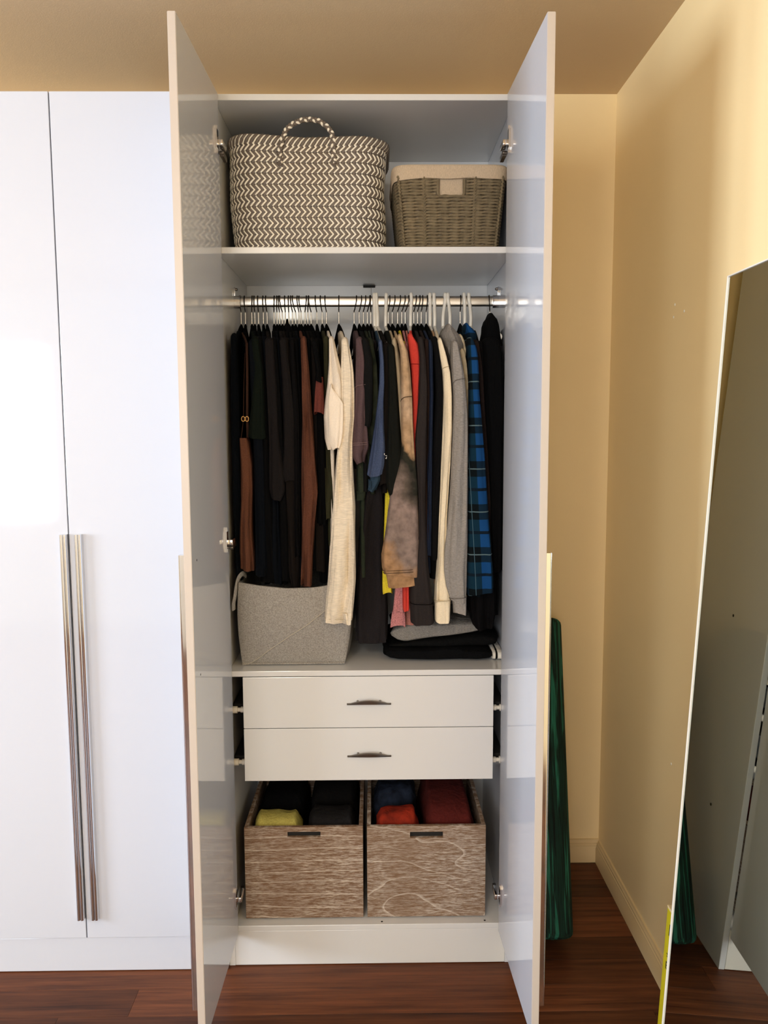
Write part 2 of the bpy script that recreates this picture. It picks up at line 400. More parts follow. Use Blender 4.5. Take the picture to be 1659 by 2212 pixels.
def hanger(i, tipx, tipy):
    h = BLACK_H[i]; white = h[0] == 'w'; x = HX[i]; xt = at(h[-1], 640, RY).x
    n_left, n_right = i+1, len(BLACK_H)-i
    pos = (ordinal(n_left)+' from the left') if n_left <= 25 else (ordinal(n_right)+' from the right' if n_right > 1 else 'last one at the right')
    root = thing('clothes_hanger', (x, RY, 1.79), ('white plastic tubular hanger, ' if white else 'black velvet hanger with a metal hook, ')+pos+' on the rail', 'hanger',
                 'white plastic hangers on the rail' if white else 'black velvet hangers on the rail')
    r = .0052 if white else .0017; zt = RZ+.0155+r; q = .0075+r
    if white:
        pth = [(x, 0, 1.868), (x, -.002, 1.90), (lerp(x, xt, .5), -.012, 1.925), (xt, -q-.004, RZ), (xt, -q*.9, RZ+.010), (xt, -.0075, zt-.001), (xt, 0, zt), (xt, .0075, zt-.001), (xt, q*.9, RZ+.010), (xt, q, RZ-.004)]
    else:
        pth = [(x, 0, 1.868), (x, 0, 1.913), (lerp(x, xt, .25), -.003, 1.920), (lerp(x, xt, .75), -q-.001, RZ-.008), (xt, -q-.001, RZ+.002), (xt, -q*.85, RZ+.011), (xt, -.0055, zt-.001), (xt, 0, zt), (xt, .0055, zt-.001), (xt, q*.85, RZ+.011), (xt, q+.001, RZ+.002), (xt, q+.001, RZ-.010)]
    P = [Vector((a, RY+b, c)) for a, b, c in pth]; S = []
    for k in range(len(P)-1):
        p0, p1, p2, p3 = P[max(k-1, 0)], P[k], P[k+1], P[min(k+2, len(P)-1)]
        for t in (0, .34, .67): S.append(.5*((2*p1)+(-p0+p2)*t+(2*p0-5*p1+4*p2-p3)*t*t+(-p0+3*p1-3*p2+p3)*t**3))
    S.append(P[-1])
    mb = MB(); mb.tube(S, r, 8)
    if not white:
        mb2 = MB(); mb2.tube(S[:4], .0021, 8); part('hook_bright_stem', mb2, M_steel, root, smooth=60)  # lower stem of the same chrome hook, its shine set by a brighter metal
    part('hook', mb, M_wplastic if white else M_hook, root, smooth=60)
    # arms: front tip towards the viewer, rear tip behind the rail
    mb = MB(); w = .0052 if white else .0065
    hgt = .006 if white else .008
    def arm(yt, xe, zt0):
        rings = []
        for k in range(9):
            t = k/8; y = RY+yt*t; xx = lerp(x, xe, t); z = 1.868-zt0*(t**1.25)-.003*sin(t*pi)
            ww = w*(.85 if white else (lerp(.6, 1.1, min(1, t*3)) if t < .45 else lerp(1.1, .55, (t-.45)/.55))); hh = hgt*(1 if white else lerp(1.6, .8, min(1, t*2)))
            rings.append([(xx+ww*cos(a), y, z+hh*sin(a)) for a in [2*pi*m/8 for m in range(8)]])
        mb.loft(rings)
    arm(tipy-RY, tipx, .066); arm(.19, 2*x-tipx, .066)
    mb.tube([(tipx, tipy+.002, 1.803), (lerp(x, tipx, .8), tipy+.03, 1.788), (x, RY, 1.786), (lerp(x, 2*x-tipx, .8), RY+.15, 1.788), (2*x-tipx, RY+.188, 1.803)], .004, 8)
    if not white:
        mb.lathe([(.0045, 0), (.0045, .030), (.0028, .034)], (x, RY, 1.843), 10)
    part('shoulder_bar', mb, M_wplastic if white else M_black, root, smooth=60)
    return root

def prof_world(prof, yf):
    out = []
    for py, a, b in prof:
        p, q = at(a, py, yf), at(b, py, yf); out.append(((p.z+q.z)/2, p.x, q.x))
    return sorted(out)
def sleeve_mesh(pw, yc, hy, seed, nlev=34, fold=.10, top_cap=True, hollow=True, n=36):
    rnd = random.Random(seed); ph = [rnd.uniform(0, 6.28) for _ in range(5)]
    zt, zb = pw[-1][0], pw[0][0]; mb = MB(); rings = []
    lev = [(zt-(zt-zb)*k/nlev) for k in range(nlev+1)]
    if top_cap:
        xl, xr = pw[-1][1:]; c = (xl+xr)/2; hw = (xr-xl)/2
        for s_, dz in ((.15, .012), (.55, .010), (.85, .006)):
            rings.append([(c+hw*s_*cos(2*pi*k/n), yc+.012*(1-s_)+hy*s_*sin(2*pi*k/n), zt+dz) for k in range(n)])
    for z in lev:
        xl, xr = interp(pw, z); c = (xl+xr)/2; hw = max(.002, (xr-xl)/2); t = (zt-z)/max(.01, zt-zb)
        ring = []
        for k in range(n):
            a = 2*pi*k/n; ca, sa = cos(a), sin(a)
            g = (fold+.07)*(.25+.75*t)*abs(sa)**.6
            f = 1+g*(.8*sin(5*a+ph[0]+2.2*sin(z*7+ph[1]))+.6*sin(8*a+ph[1]-z*6)+.45*sin(3*a+ph[3]+z*26)*max(0, sin(z*19+ph[4])))
            ring.append((c+hw*math.copysign(abs(ca)**.62, ca)*(1+.25*(f-1)), yc+hy*math.copysign(abs(sa)**.62, sa)*f+.006*sin(z*17+ph[2])*t, z+.004*sin(a*2+ph[4])*t))
        rings.append(ring)
    if hollow:
        last = rings[-1]; cx = sum(p[0] for p in last)/n
        inn = [(cx+(p[0]-cx)*.82, yc+(p[1]-yc)*.88, p[2]+.001) for p in last]; up = [(cx+(p[0]-cx)*.7, yc+(p[1]-yc)*.8, p[2]+.03) for p in last]
        rings += [inn, up]
    mb.loft(rings); return mb
def body_mesh(x, pw, yf, hem_z, seed, front_w=.012, back_w=.010, ztop=1.850, y_back=.43, tank=False, flare=.0):
    """flat torso hanging edge-on: collar at the hanger, sloping shoulders, loose hem"""
    rnd = random.Random(seed+991); ph = [rnd.uniform(0, 6.28) for _ in range(6)]
    zs = [ztop, ztop-.008, ztop-.018, ztop-.03, 1.808, 1.78]+[1.78-(1.78-hem_z)*k/14 for k in range(1, 15)]
    rings = []; n = 36; ztp = pw[-1][0]; zbt = pw[0][0]
    for z in zs:
        t = max(0, min(1, (ztop-z)/.048)); yfr = lerp(RY-.075, yf, t**.85); ybk = lerp(RY+.075, y_back, t**.85)
        xl, xr = interp(pw, min(max(z, zbt), ztp)); xf = (xl+xr)/2; hwf = min(front_w, (xr-xl)*.42)
        down = max(0, (1.78-z)/1.0)
        if t < 1: xf = lerp(x, xf, .35+.65*t)
        ring = []
        for k in range(n):
            a = 2*pi*k/n; u = sin(a); s = .5-.5*u   # s=1 front
            y = lerp(ybk, yfr, s)
            xc = lerp(x+(x-xf)*.15, xf, s**1.5)
            w = lerp(back_w, hwf, s)*lerp(.85, 1, t)*(1+flare*down)
            fold_ = .0035*down*sin(9*s*3+ph[0]+z*2)+.0025*down*sin(16*s+ph[1]-z*5)
            e = abs(cos(a))**.45
            ring.append((xc+math.copysign(w*e, cos(a))+fold_, y, z+(.006*sin(7*s+ph[2]) if z <= hem_z+.001 else 0)))
        rings.append(ring)
    mb = MB(); mb.loft(rings); return mb
def garment(i, name, label, cat, m, prof, hem=None, yf=.035, hy=.022, sleeve=True, cuff=None, cuff_m=None, fold=.10, group=None, ztop=1.850, body_m=None, front_w=.009, back_w=.0066, flare=.4, parts=None, y_back=.43, lean=None, hanger_tip=True):
    x = HX[i]; pw = prof_world(prof, yf+hy); zmin = pw[0][0]
    hem_z = at(800, hem, .1).z if hem else zmin+.12
    root = thing(name, (x, RY, min(hem_z, zmin)), label, cat, group)
    bpw = pw
    part('body', body_mesh(x, bpw, yf+hy*(1.2 if sleeve else .6), hem_z, i, front_w, back_w, ztop, y_back, flare=flare), body_m or m, root, smooth=70)
    if sleeve:
        sm = sleeve_mesh(pw, yf+hy, hy, i*13+5, fold=fold); s = part('sleeve', sm, m, root, smooth=75)
        if cuff:
            cw = prof_world(cuff, yf+hy); part('cuff', sleeve_mesh(cw, yf+hy, hy*.82, i*7+3, nlev=6, fold=.05, top_cap=False), cuff_m or m, s, smooth=70)
    R_[i] = root; zt = pw[-1][0]; xl, xr = pw[-1][1:]
    TIPS[i] = ((xl+xr)/2, max(RY-.185, yf+hy*1.2+.016))
    return root
TIPS = {}; R_ = {}; R_P = {}
blk = lambda k, c: cloth('cloth_dark_%d' % k, c)
D_ = [cloth('jersey_black', (13, 12, 13)), cloth('jersey_navy_black', (10, 13, 18)), cloth('jersey_charcoal', (26, 23, 23)), cloth('cotton_soft_black', (9, 9, 10)), cloth('cotton_brown_black', (24, 20, 18))]
def G(i, label, m, prof, name='shirt', cat='shirt', **k): return garment(i, name, label, cat, m, prof, **k)

# --- left third: mostly black
G(0, 'navy-black long garment hanging nearest the left side of the wardrobe', D_[1], [(728,500,512),(900,500,520),(1100,505,523),(1250,512,524)], hem=1240, yf=.06)
# brown camisole
def camisole():
    m = cloth('brown_jersey', (98, 62, 46), var=.1); x = HX[1]; y = .05
    prof = [(946,519,536),(955,519,540),(1000,521,547),(1050,522,549),(1080,523,548),(1130,521,547),(1165,520,549),(1200,520,552),(1228,520,553)]
    pw = prof_world(prof, y+.03); root = thing('camisole', (x, RY, pw[0][0]), 'brown camisole hanging low by thin dark straps with metal sliders', 'top')
    mb = sleeve_mesh(pw, y+.03, .03, 77, fold=.22, top_cap=False); part('body', mb, m, root, smooth=70)
    pts = [at(533, 742, y+.02), at(534, 800, y+.01), at(534, 905, y+.01), at(535, 945, y+.02)]
    pt2 = [at(530, 742, .15), at(527, 830, y+.02), at(526, 905, y+.012), at(521, 948, y+.015)]
    ms = cloth('strap_brown', (62, 40, 30)); mg = mat('dull_brass', (150, 110, 60), .35, metal=1)
    for P in (pts, pt2):
        mb = MB(); mb.tube(P, .0034, 8, flat=.45); st = part('strap', mb, ms, root, smooth=60)
        c = P[2]; mb = MB(); mb.tube([(c.x+.0048*cos(a), c.y-.004, c.z+.007*sin(a)) for a in [2*pi*k/14 for k in range(14)]], .0013, 6, closed=True)
        part('slider', mb, mg, st, smooth=60)
    mb = MB(); a = at(533, 742, y+.02); b = at(530, 742, .15)
    mb.tube([a, lerp(a, Vector((x, RY-.06, 1.83)), .5)+Vector((0, 0, .01)), (x, RY-.06, 1.845)], .003, 6); mb.tube([b, (x, RY-.05, 1.84)], .003, 6); part('strap', mb, ms, root, smooth=60)
    TIPS[1] = (at(529, 735, .09).x, .085)
camisole()
G(2, 'green-black short sleeved top with wide square sleeve, right of the brown camisole', cloth('jersey_green_black', (16, 21, 16)), [(735,544,560),(800,551,569),(860,546,572),(925,539,574),(946,537,576)], hem=1235, yf=.03, fold=.06)
for i, pr, m, lab in ((3, [(740,538,556),(1000,550,572),(1240,553,578)], 1, 'black long top behind the green-black short sleeve'),
    (4, [(735,554,568),(900,562,582),(1100,560,590),(1256,562,596)], 3, 'black long top just right of the green-black short sleeve'),
    (5, [(735,565,578),(900,572,592),(1100,580,604),(1258,584,612)], 1, 'navy-black long top above the left half of the felt bin'),
    (6, [(738,572,592),(850,577,600),(960,582,606),(1020,582,614),(1060,583,617),(1078,588,610)], 2, 'charcoal sleeved top with a narrow cuff hanging above the felt bin'),
    (7, [(738,584,600),(900,596,612),(1100,605,622),(1255,608,628)], 3, 'deep black long top between two charcoal sleeved tops'),
    (8, [(738,592,606),(850,598,616),(1000,603,618),(1240,606,624)], 1, 'navy-black long top tucked behind the wide charcoal sleeve'),
    (9, [(738,604,620),(820,610,630),(900,613,638),(960,613,645),(1000,609,650),(1026,607,653),(1040,614,652)], 2, 'charcoal top with a wide short sleeve ending above its neighbours'),
    (10, [(738,612,626),(950,616,644),(1050,616,648),(1150,621,649),(1240,626,649),(1274,633,648)], 4, 'charcoal long sleeved top whose sleeve end dips over the felt bin rim'),
    (11, [(738,620,632),(900,628,644),(1250,632,648)], 3, 'black top behind the long charcoal sleeve over the felt bin'),
    (12, [(738,626,638),(900,634,648),(1200,638,652)], 0, 'black top with its collar bunched up over the hanger beside it'),
    (13, [(738,632,646),(900,640,655),(1200,640,654)], 3, 'black top two garments left of the brown long sleeve'),
    (14, [(738,638,652),(900,646,658),(1240,646,656)], 1, 'navy-black top directly left of the brown long sleeve'),
    (16, [(738,662,672),(900,664,676),(1230,668,684)], 3, 'black top directly right of the brown long sleeve'),
    (17, [(738,668,680),(850,672,690),(1000,676,700),(1230,680,704)], 4, 'brown-black long top left of the maroon cuff'),
    (19, [(738,680,690),(900,686,702),(1050,690,706),(1135,690,706)], 3, 'black top hanging behind the maroon cuff')):
    G(i, lab, D_[m], pr, yf=.035+.012*(i % 3), name='top', cat='top', hem=1255 if i in (4, 5, 7) else None)
G(15, 'brown long sleeved shirt with a deep vertical fold among black clothes', cloth('brown_cotton', (88, 54, 41)), [(735,650,662),(800,652,668),(900,653,675),(1000,652,681),(1060,652,687),(1120,653,681),(1200,652,675),(1262,650,673)], hem=1262, yf=.018, fold=.5)
G(18, 'dark top with maroon turned cuff on its short sleeve', D_[3], [(740,672,686),(800,684,694),(825,681,697)], hem=1130, yf=.02, cuff=[(815,683,698),(850,680,700),(893,678,702)], cuff_m=cloth('maroon_cotton', (100, 52, 46)), name='top', cat='top')
G(20, 'black long top between the maroon cuff and the olive top', D_[3], [(740,682,698),(900,688,706),(1100,690,708),(1255,690,712)], yf=.07, hem=1240, name='top', cat='top')
G(21, 'olive green top with a ruffled lower edge beside the off-white top', cloth('olive_cotton', (50, 49, 32)), [(734,698,711),(820,700,711),(900,697,712),(980,698,718),(1020,702,720),(1120,704,722)], yf=.05, hem=1180, fold=.3, name='top', cat='top')
# off-white pair
M_off = cloth('off_white_cotton', (230, 217, 200), var=.05); M_cream = cloth('cream_slub_jersey', (226, 212, 190), vs=60, st=(1, 1, 7), var=.10)
g = G(22, 'off-white top with a bunched rolled sleeve, left of the cream long sleeve', M_off, [(735,711,722),(780,711,733),(830,708,748),(862,704,751),(900,700,740),(950,702,736),(968,707,728)], hem=1240, yf=.005, hy=.035, fold=.25, name='top', cat='top', y_back=.40)
pw = prof_world([(838,713,718),(846,711,724),(858,710,733),(872,709,742),(905,710,742),(935,711,741),(955,713,738),(970,719,733)], .0); part('sleeve_flap', sleeve_mesh(pw, .0, .012, 3, fold=.15, hollow=False), cloth('off_white_light', (238, 224, 206), var=.03), g, smooth=75)
R_P['cream'] = [(737,738,752),(760,738,757),(800,737,764),(850,738,766),(900,738,766),(950,732,762),(1000,726,762),(1050,722,764),(1100,719,767),(1150,716,767),(1200,712,768),(1250,709,769),(1300,704,765),(1340,702,761)]
R_['cream'] = G(23, 'cream long sleeved top, its pale sleeve hanging down in front of the felt bin', M_cream, R_P['cream'], hem=1245, yf=-.004, hy=.03, fold=.5, name='top', cat='top')
# mauve to black T-shirts
M_mauve = cloth('faded_mauve_jersey', (84, 66, 68), var=.08)
R_P['mauve'] = [(736,768,784),(770,768,791),(800,767,794),(850,766,794),(900,763,792),(950,759,796),(968,757,797),(985,760,790),(1000,770,788)]
R_['mauve'] = G(24, 'faded mauve T-shirt with double-stitched sleeve hem', M_mauve, R_P['mauve'], hem=1010, yf=.008, hy=.035, fold=.15, name='t_shirt', cat='t-shirt', flare=1.0)
G(25, 'black T-shirt with a pointed short sleeve, right of the mauve one', cloth('black_tee', (20, 20, 20)), [(738,780,797),(780,786,805),(840,781,806),(880,778,805),(905,775,804),(920,779,800)], hem=1060, yf=.004, hy=.03, name='t_shirt', cat='t-shirt', fold=.08)
M_camo = cloth('camo_green', (28, 33, 26), (48, 52, 40), vs=28)
G(26, 'dark green camouflage shirt between a black and a blue T-shirt', M_camo, [(738,793,806),(790,801,815),(850,800,818),(900,796,814),(960,796,812)], hem=1070, yf=.035)
G(27, 'dark green overshirt with a stitched cuff showing under the mauve T-shirt', cloth('dark_green_twill', (44, 51, 41), var=.1), [(742,800,808),(900,788,806),(1000,770,799),(1040,770,796),(1062,771,792)], cuff=[(1060,769,791),(1078,768,789)], yf=.045, hem=1240)
G(28, 'long charcoal dress hanging down beside the felt bin to the shelf', cloth('charcoal_knit', (33, 30, 31)), [(742,804,814),(900,800,812),(1000,790,815),(1070,783,826),(1150,776,830),(1250,770,834),(1330,768,837),(1384,768,836)], yf=.075, hem=1385, fold=.35, name='dress', cat='dress', flare=1.2)
M_blue = cloth('blue_heather', (55, 66, 92), (72, 84, 112), vs=500)
g = G(29, 'heather blue T-shirt with a wide flared sleeve', M_blue, [(742,817,826),(780,820,830),(830,819,831),(870,815,829),(920,809,830),(970,801,833),(1005,796,831),(1026,793,826)], hem=1056, yf=.010, hy=.035, fold=.10, name='t_shirt', cat='t-shirt', body_m=cloth('blue_teal', (44, 62, 78)), flare=1.4)
pw = prof_world([(1020,797,824),(1035,800,823),(1050,796,815),(1060,794,806)], .05); part('sleeve_lining', sleeve_mesh(pw, .05, .02, 9), cloth('blue_teal', (44, 62, 78)), g, smooth=70)
g = G(30, 'brown-black T-shirt with white lettering on its chest', D_[4], [(748,825,842),(800,827,845),(900,826,846),(980,824,846),(1046,820,842)], hem=1066, yf=.022, name='t_shirt', cat='t-shirt')
fc = bpy.data.curves.new('print', 'FONT'); fc.body = "'ze"; fc.size = .021; fc.extrude = .0003
fo = bpy.data.objects.new('tmp', fc); COL.objects.link(fo); dg = bpy.context.evaluated_depsgraph_get(); dg.update(); tm = bpy.data.meshes.new_from_object(fo.evaluated_get(dg)); bpy.data.objects.remove(fo)
p = at(829, 991, .0195)
mb = MB(); mb.v = [(p.x+v.co.x, p.y-v.co.z, p.z+v.co.y) for v in tm.vertices]
for f in tm.polygons: mb.face(*f.vertices)
part('chest_print', mb, mat('print_white', (215, 212, 205), .6), g, label='white lettering')
G(31, 'black T-shirt with a long rounded sleeve, left of the tie-dye sweatshirt', cloth('black_green_tee', (21, 22, 19)), [(752,836,852),(800,838,856),(880,838,862),(960,836,868),(1010,834,872),(1045,834,870),(1066,840,858)], hem=1076, yf=.002, hy=.03, name='t_shirt', cat='t-shirt', fold=.06)
# tie-dye
def tiedye():
    m = bpy.data.materials.new('tie_dye_fleece'); m.use_nodes = True; nt = m.node_tree; b = nt.nodes['Principled BSDF']; b.inputs['Roughness'].default_value = .95; b.inputs['Specular IOR Level'].default_value = .1
    tc = nt.nodes.new('ShaderNodeTexCoord'); sx = nt.nodes.new('ShaderNodeSeparateXYZ'); nt.links.new(tc.outputs['Object'], sx.inputs[0])
    n = nt.nodes.new('ShaderNodeTexNoise'); n.inputs['Scale'].default_value = 14; n.inputs['Detail'].default_value = 6; nt.links.new(tc.outputs['Object'], n.inputs['Vector'])
    # dye bands run along the sleeve, wandering with the noise (height measured from the cuff)
    ma = nt.nodes.new('ShaderNodeMath'); ma.operation = 'MULTIPLY_ADD'; ma.inputs[1].default_value = .22; nt.links.new(n.outputs['Fac'], ma.inputs[0])
    mx = nt.nodes.new('ShaderNodeMath'); mx.operation = 'MULTIPLY_ADD'; mx.inputs[1].default_value = 1.1; nt.links.new(sx.outputs['X'], mx.inputs[0]); nt.links.new(sx.outputs['Z'], mx.inputs[2]); nt.links.new(mx.outputs[0], ma.inputs[2])
    r = nt.nodes.new('ShaderNodeValToRGB'); mr = nt.nodes.new('ShaderNodeMapRange'); mr.inputs['From Min'].default_value = .05; mr.inputs['From Max'].default_value = .80
    nt.links.new(ma.outputs[0], mr.inputs[0]); nt.links.new(mr.outputs[0], r.inputs[0])
    els = [(0, (150, 116, 82)), (.16, (152, 118, 86)), (.22, (122, 106, 98)), (.40, (132, 114, 106)), (.47, (84, 74, 66)), (.53, (38, 38, 32)), (.585, (46, 44, 36)), (.62, (164, 132, 98)), (.75, (184, 156, 128)), (.88, (168, 138, 106)), (1, (180, 152, 120))]
    cr = r.color_ramp
    while len(cr.elements) < len(els): cr.elements.new(.5)
    for e, (p_, c_) in zip(cr.elements, els): e.position = p_; e.color = lin(c_)+(1,)
    n2 = nt.nodes.new('ShaderNodeTexNoise'); n2.inputs['Scale'].default_value = 55; n2.inputs['Detail'].default_value = 6; nt.links.new(tc.outputs['Object'], n2.inputs['Vector'])
    hv = nt.nodes.new('ShaderNodeHueSaturation'); m2 = nt.nodes.new('ShaderNodeMapRange'); m2.inputs['From Min'].default_value = .3; m2.inputs['From Max'].default_value = .7; m2.inputs['To Min'].default_value = .72; m2.inputs['To Max'].default_value = 1.28
    nt.links.new(n2.outputs['Fac'], m2.inputs[0]); nt.links.new(m2.outputs[0], hv.inputs['Value']); nt.links.new(r.outputs[0], hv.inputs['Color']); nt.links.new(hv.outputs[0], b.inputs['Base Color'])
    return m
M_tie = tiedye()
G(32, 'cream and grey tie-dyed top pressed against the tan tie-dye sweatshirt', cloth('cream_tie_dye', (196, 174, 142), (150, 138, 116), vs=12), [(738,846,857),(780,849,864),(830,855,868),(870,858,872),(1000,858,874),(1200,846,870)], hem=1230, yf=.02, hy=.03, name='top', cat='top')
R_P['tie'] = [(730,858,868),(760,864,880),(800,866,886),(860,866,890),(920,866,892),(970,867,895),(1000,862,898),(1050,846,903),(1100,838,903),(1150,832,905),(1200,823,907),(1225,825,907),(1240,830,906)]
R_['tie'] = G(33, 'tan, black and grey tie-dye sweatshirt with a ribbed sleeve cuff', M_tie, R_P['tie'], hem=1232, yf=-.016, hy=.036, fold=.06, cuff=[(1237,833,906),(1250,836,905),(1264,838,906)], name='sweatshirt', cat='sweatshirt')
G(34, 'yellow long sleeved top showing behind the tie-dye sleeve', cloth('yellow_cotton', (214, 194, 54)), [(745,868,876),(950,858,868),(1060,832,850),(1150,829,846),(1200,827,846),(1240,825,846),(1280,825,848)], hem=1235, yf=.075, hy=.018, name='top', cat='top')
M_waf = mat('pink_waffle_knit', (184, 122, 122), .9, spec=.1, var=.35, vscale=420, bump=.8, bscale=420)
G(35, 'pink waffle knit top with a flared cuff below the tie-dye sleeve', M_waf, [(748,874,882),(1000,866,880),(1200,858,878),(1260,854,874),(1300,850,874),(1322,848,875)], cuff=[(1320,847,875),(1340,844,876),(1352,843,876)], hem=1240, yf=.058, hy=.015, name='top', cat='top')
G(36, 'dusty rose top whose sleeve end shows between the pink cuff and charcoal sleeve', cloth('rose_fleece', (176, 116, 104)), [(742,878,886),(1100,876,890),(1300,872,890),(1335,873,898),(1350,873,900)], hem=1230, yf=.092, hy=.016, name='top', cat='top')
R_P['red'] = [(728,880,892),(745,882,904),(770,885,908),(800,888,908),(850,890,906),(900,890,904),(940,891,900),(1000,888,899),(1150,880,896),(1250,869,884),(1315,870,884)]
R_['red'] = G(37, 'bright red shirt hanging between the tie-dye and the charcoal sleeves', cloth('red_cotton', (204, 66, 56), var=.06), R_P['red'], hem=1225, yf=.018, hy=.022, fold=.05)
R_P['charcoal'] = [(736,902,914),(770,906,918),(830,905,922),(870,903,922),(950,896,921),(1010,899,920),(1080,903,918),(1150,903,920),(1220,892,924),(1280,886,932),(1345,887,938)]
R_['charcoal'] = G(38, 'charcoal long sleeved sweatshirt with a broad sleeve, right of the red shirt', cloth('charcoal_fleece', (42, 37, 36), var=.08), R_P['charcoal'], hem=1240, yf=-.008, hy=.03, fold=.10, name='sweatshirt', cat='sweatshirt')
G(39, 'dark brown shirt, a thin strip right of the charcoal sweatshirt', cloth('dark_brown', (40, 29, 26)), [(740,914,926),(850,917,929),(1000,916,928),(1200,914,930)], hem=1235, yf=.025)
G(40, 'navy shirt, a thin strip left of the black sleeve', cloth('navy_cotton', (33, 42, 62)), [(742,924,934),(850,927,936),(1000,922,934),(1200,918,932)], hem=1235, yf=.020)
G(41, 'black long sleeved shirt directly left of the cream sweatshirt', cloth('black_sleeve', (16, 16, 17)), [(735,931,945),(760,937,951),(850,941,957),(950,936,955),(1050,933,950),(1150,932,946),(1205,931,945)], hem=1240, yf=.008)
G(42, 'beige top, a small piece showing left of the cream cuff', cloth('beige_cotton', (186, 150, 118)), [(745,938,946),(1000,940,950),(1210,936,950),(1262,937,948)], hem=1230, yf=.055, hy=.018, name='top', cat='top')
M_ivory = cloth('ivory_fleece', (230, 215, 186), var=.05)
R_P['ivory'] = [(738,944,954),(770,949,964),(810,956,973),(860,957,976),(920,955,976),(1000,952,972),(1060,950,968),(1120,947,964),(1180,945,962),(1230,942,964),(1270,939,970),(1297,938,974)]
R_['ivory'] = G(43, 'ivory sweatshirt with a ribbed cuff, left of the grey hoodie', M_ivory, R_P['ivory'], hem=1240, yf=-.006, hy=.03, fold=.2, cuff=[(1294,939,973),(1318,939,972),(1340,939,971)], name='sweatshirt', cat='sweatshirt')
M_grey = cloth('grey_marl', (156, 150, 144), (132, 127, 121), vs=160, st=(1, 1, 5))
R_P['grey'] = [(744,974,988),(770,973,994),(810,975,1002),(850,978,1006),(900,978,1009),(960,976,1010),(1050,972,1010),(1120,966,1009),(1180,959,1008),(1230,957,1007),(1270,962,1007),(1296,972,1006)]
hoodie = R_['grey'] = G(44, 'grey marl hoodie with a long thick sleeve and small cuff', M_grey, R_P['grey'], hem=1240, yf=-.020, hy=.034, fold=.12, cuff=[(1288,976,1007),(1306,978,1007),(1322,979,1006)], name='hoodie', cat='hoodie')
def blob(pts, yc, hy, seed, amp=.08, n=20):
    pw = prof_world(pts, yc); return sleeve_mesh(pw, yc, hy, seed, fold=amp, hollow=False, nlev=16, n=n)
part('hood', blob([(712,958,970),(722,952,982),(735,952,994),(750,958,1000),(770,962,1000),(785,968,996),(795,974,988)], .13, .10, 4, .12), M_grey, hoodie, smooth=75)
part('collar', blob([(697,619,623),(704,617,628),(715,618,632),(727,622,635),(738,625,637)], .19, .03, 61, .2), D_[3], R_[12], smooth=70)
M_sherpa = mat('cream_sherpa', (196, 180, 150), .95, spec=.05, var=.1, vscale=80, bump=1, bscale=120)
sh = G(45, 'cream fleece jacket showing between grey hoodie and plaid shirt', M_sherpa, [(760,990,1003),(790,996,1008),(850,1001,1012),(900,1003,1013),(1000,1003,1012),(1200,1000,1010)], hem=1230, yf=.03, hy=.025, name='jacket', cat='jacket')
part('hood', blob([(731,986,997),(740,984,1002),(755,988,1004),(770,992,1003),(778,994,1000)], .10, .05, 8, .2), M_sherpa, sh, smooth=75)
def plaid():
    m = bpy.data.materials.new('blue_plaid_flannel'); m.use_nodes = True; nt = m.node_tree; b = nt.nodes['Principled BSDF']; b.inputs['Roughness'].default_value = .95; b.inputs['Specular IOR Level'].default_value = .1
    tc = nt.nodes.new('ShaderNodeTexCoord'); sx = nt.nodes.new('ShaderNodeSeparateXYZ'); nt.links.new(tc.outputs['Object'], sx.inputs[0])
    def M(op, a, b_=None, c_=None):
        k = nt.nodes.new('ShaderNodeMath'); k.operation = op
        for idx, v in enumerate((a, b_, c_)):
            if v is None: continue
            if isinstance(v, (int, float)): k.inputs[idx].default_value = v
            else: nt.links.new(v, k.inputs[idx])
        return k.outputs[0]
    # warp threads follow the slant of the hanging sleeve
    u = M('MULTIPLY_ADD', sx.outputs['Z'], .055, sx.outputs['X'])
    fx = M('FRACT', M('DIVIDE', M('ADD', u, 1.0155), .066)); fz = M('FRACT', M('DIVIDE', M('ADD', sx.outputs['Z'], .965), .1185))
    def mix(f, a, b_):
        k = nt.nodes.new('ShaderNodeMixRGB'); nt.links.new(f, k.inputs[0])
        for idx, v in ((1, a), (2, b_)):
            if isinstance(v, tuple): k.inputs[idx].default_value = lin(v)+(1,)
            else: nt.links.new(v, k.inputs[idx])
        return k.outputs[0]
    col = mix(M('LESS_THAN', fx, .40), (14, 42, 58), (20, 64, 112))
    dk = M('LESS_THAN', fz, .36)
    dark = mix(M('LESS_THAN', fx, .44), (9, 16, 19), (14, 34, 50))
    col = mix(dk, col, dark)
    col = mix(M('LESS_THAN', M('ABSOLUTE', M('SUBTRACT', fz, .70)), .035), col, (14, 26, 36))
    col = mix(M('LESS_THAN', M('ABSOLUTE', M('SUBTRACT', fz, .18)), .012), col, (92, 112, 116))
    col = mix(M('LESS_THAN', M('ABSOLUTE', M('SUBTRACT', fx, .72)), .012), col, (70, 96, 108))
    nt.links.new(col, b.inputs['Base Color']); return m
M_plaid = plaid()
pl = G(46, 'blue and black plaid flannel shirt hanging right of the grey hoodie', M_plaid, [(738,1006,1022),(760,1010,1030),(800,1012,1033),(850,1012,1034),(920,1012,1040),(1000,1011,1047),(1060,1010,1051),(1120,1009,1055),(1180,1008,1060),(1240,1007,1064),(1280,1008,1065)], hem=1276, yf=-.014, hy=.034, fold=.05)
part('collar', blob([(708,1000,1008),(716,999,1018),(730,1004,1026),(745,1006,1022)], .14, .07, 14, .1), M_plaid, pl, smooth=70)
G(47, 'dark brown sleeve of a shirt half hidden behind the plaid flannel', cloth('brown_charcoal', (36, 28, 26)), [(742,1020,1034),(800,1030,1042),(900,1036,1048),(1000,1044,1054),(1100,1050,1058),(1200,1052,1062)], hem=1240, yf=.03, hy=.025)  # dark brown is the cloth's own colour
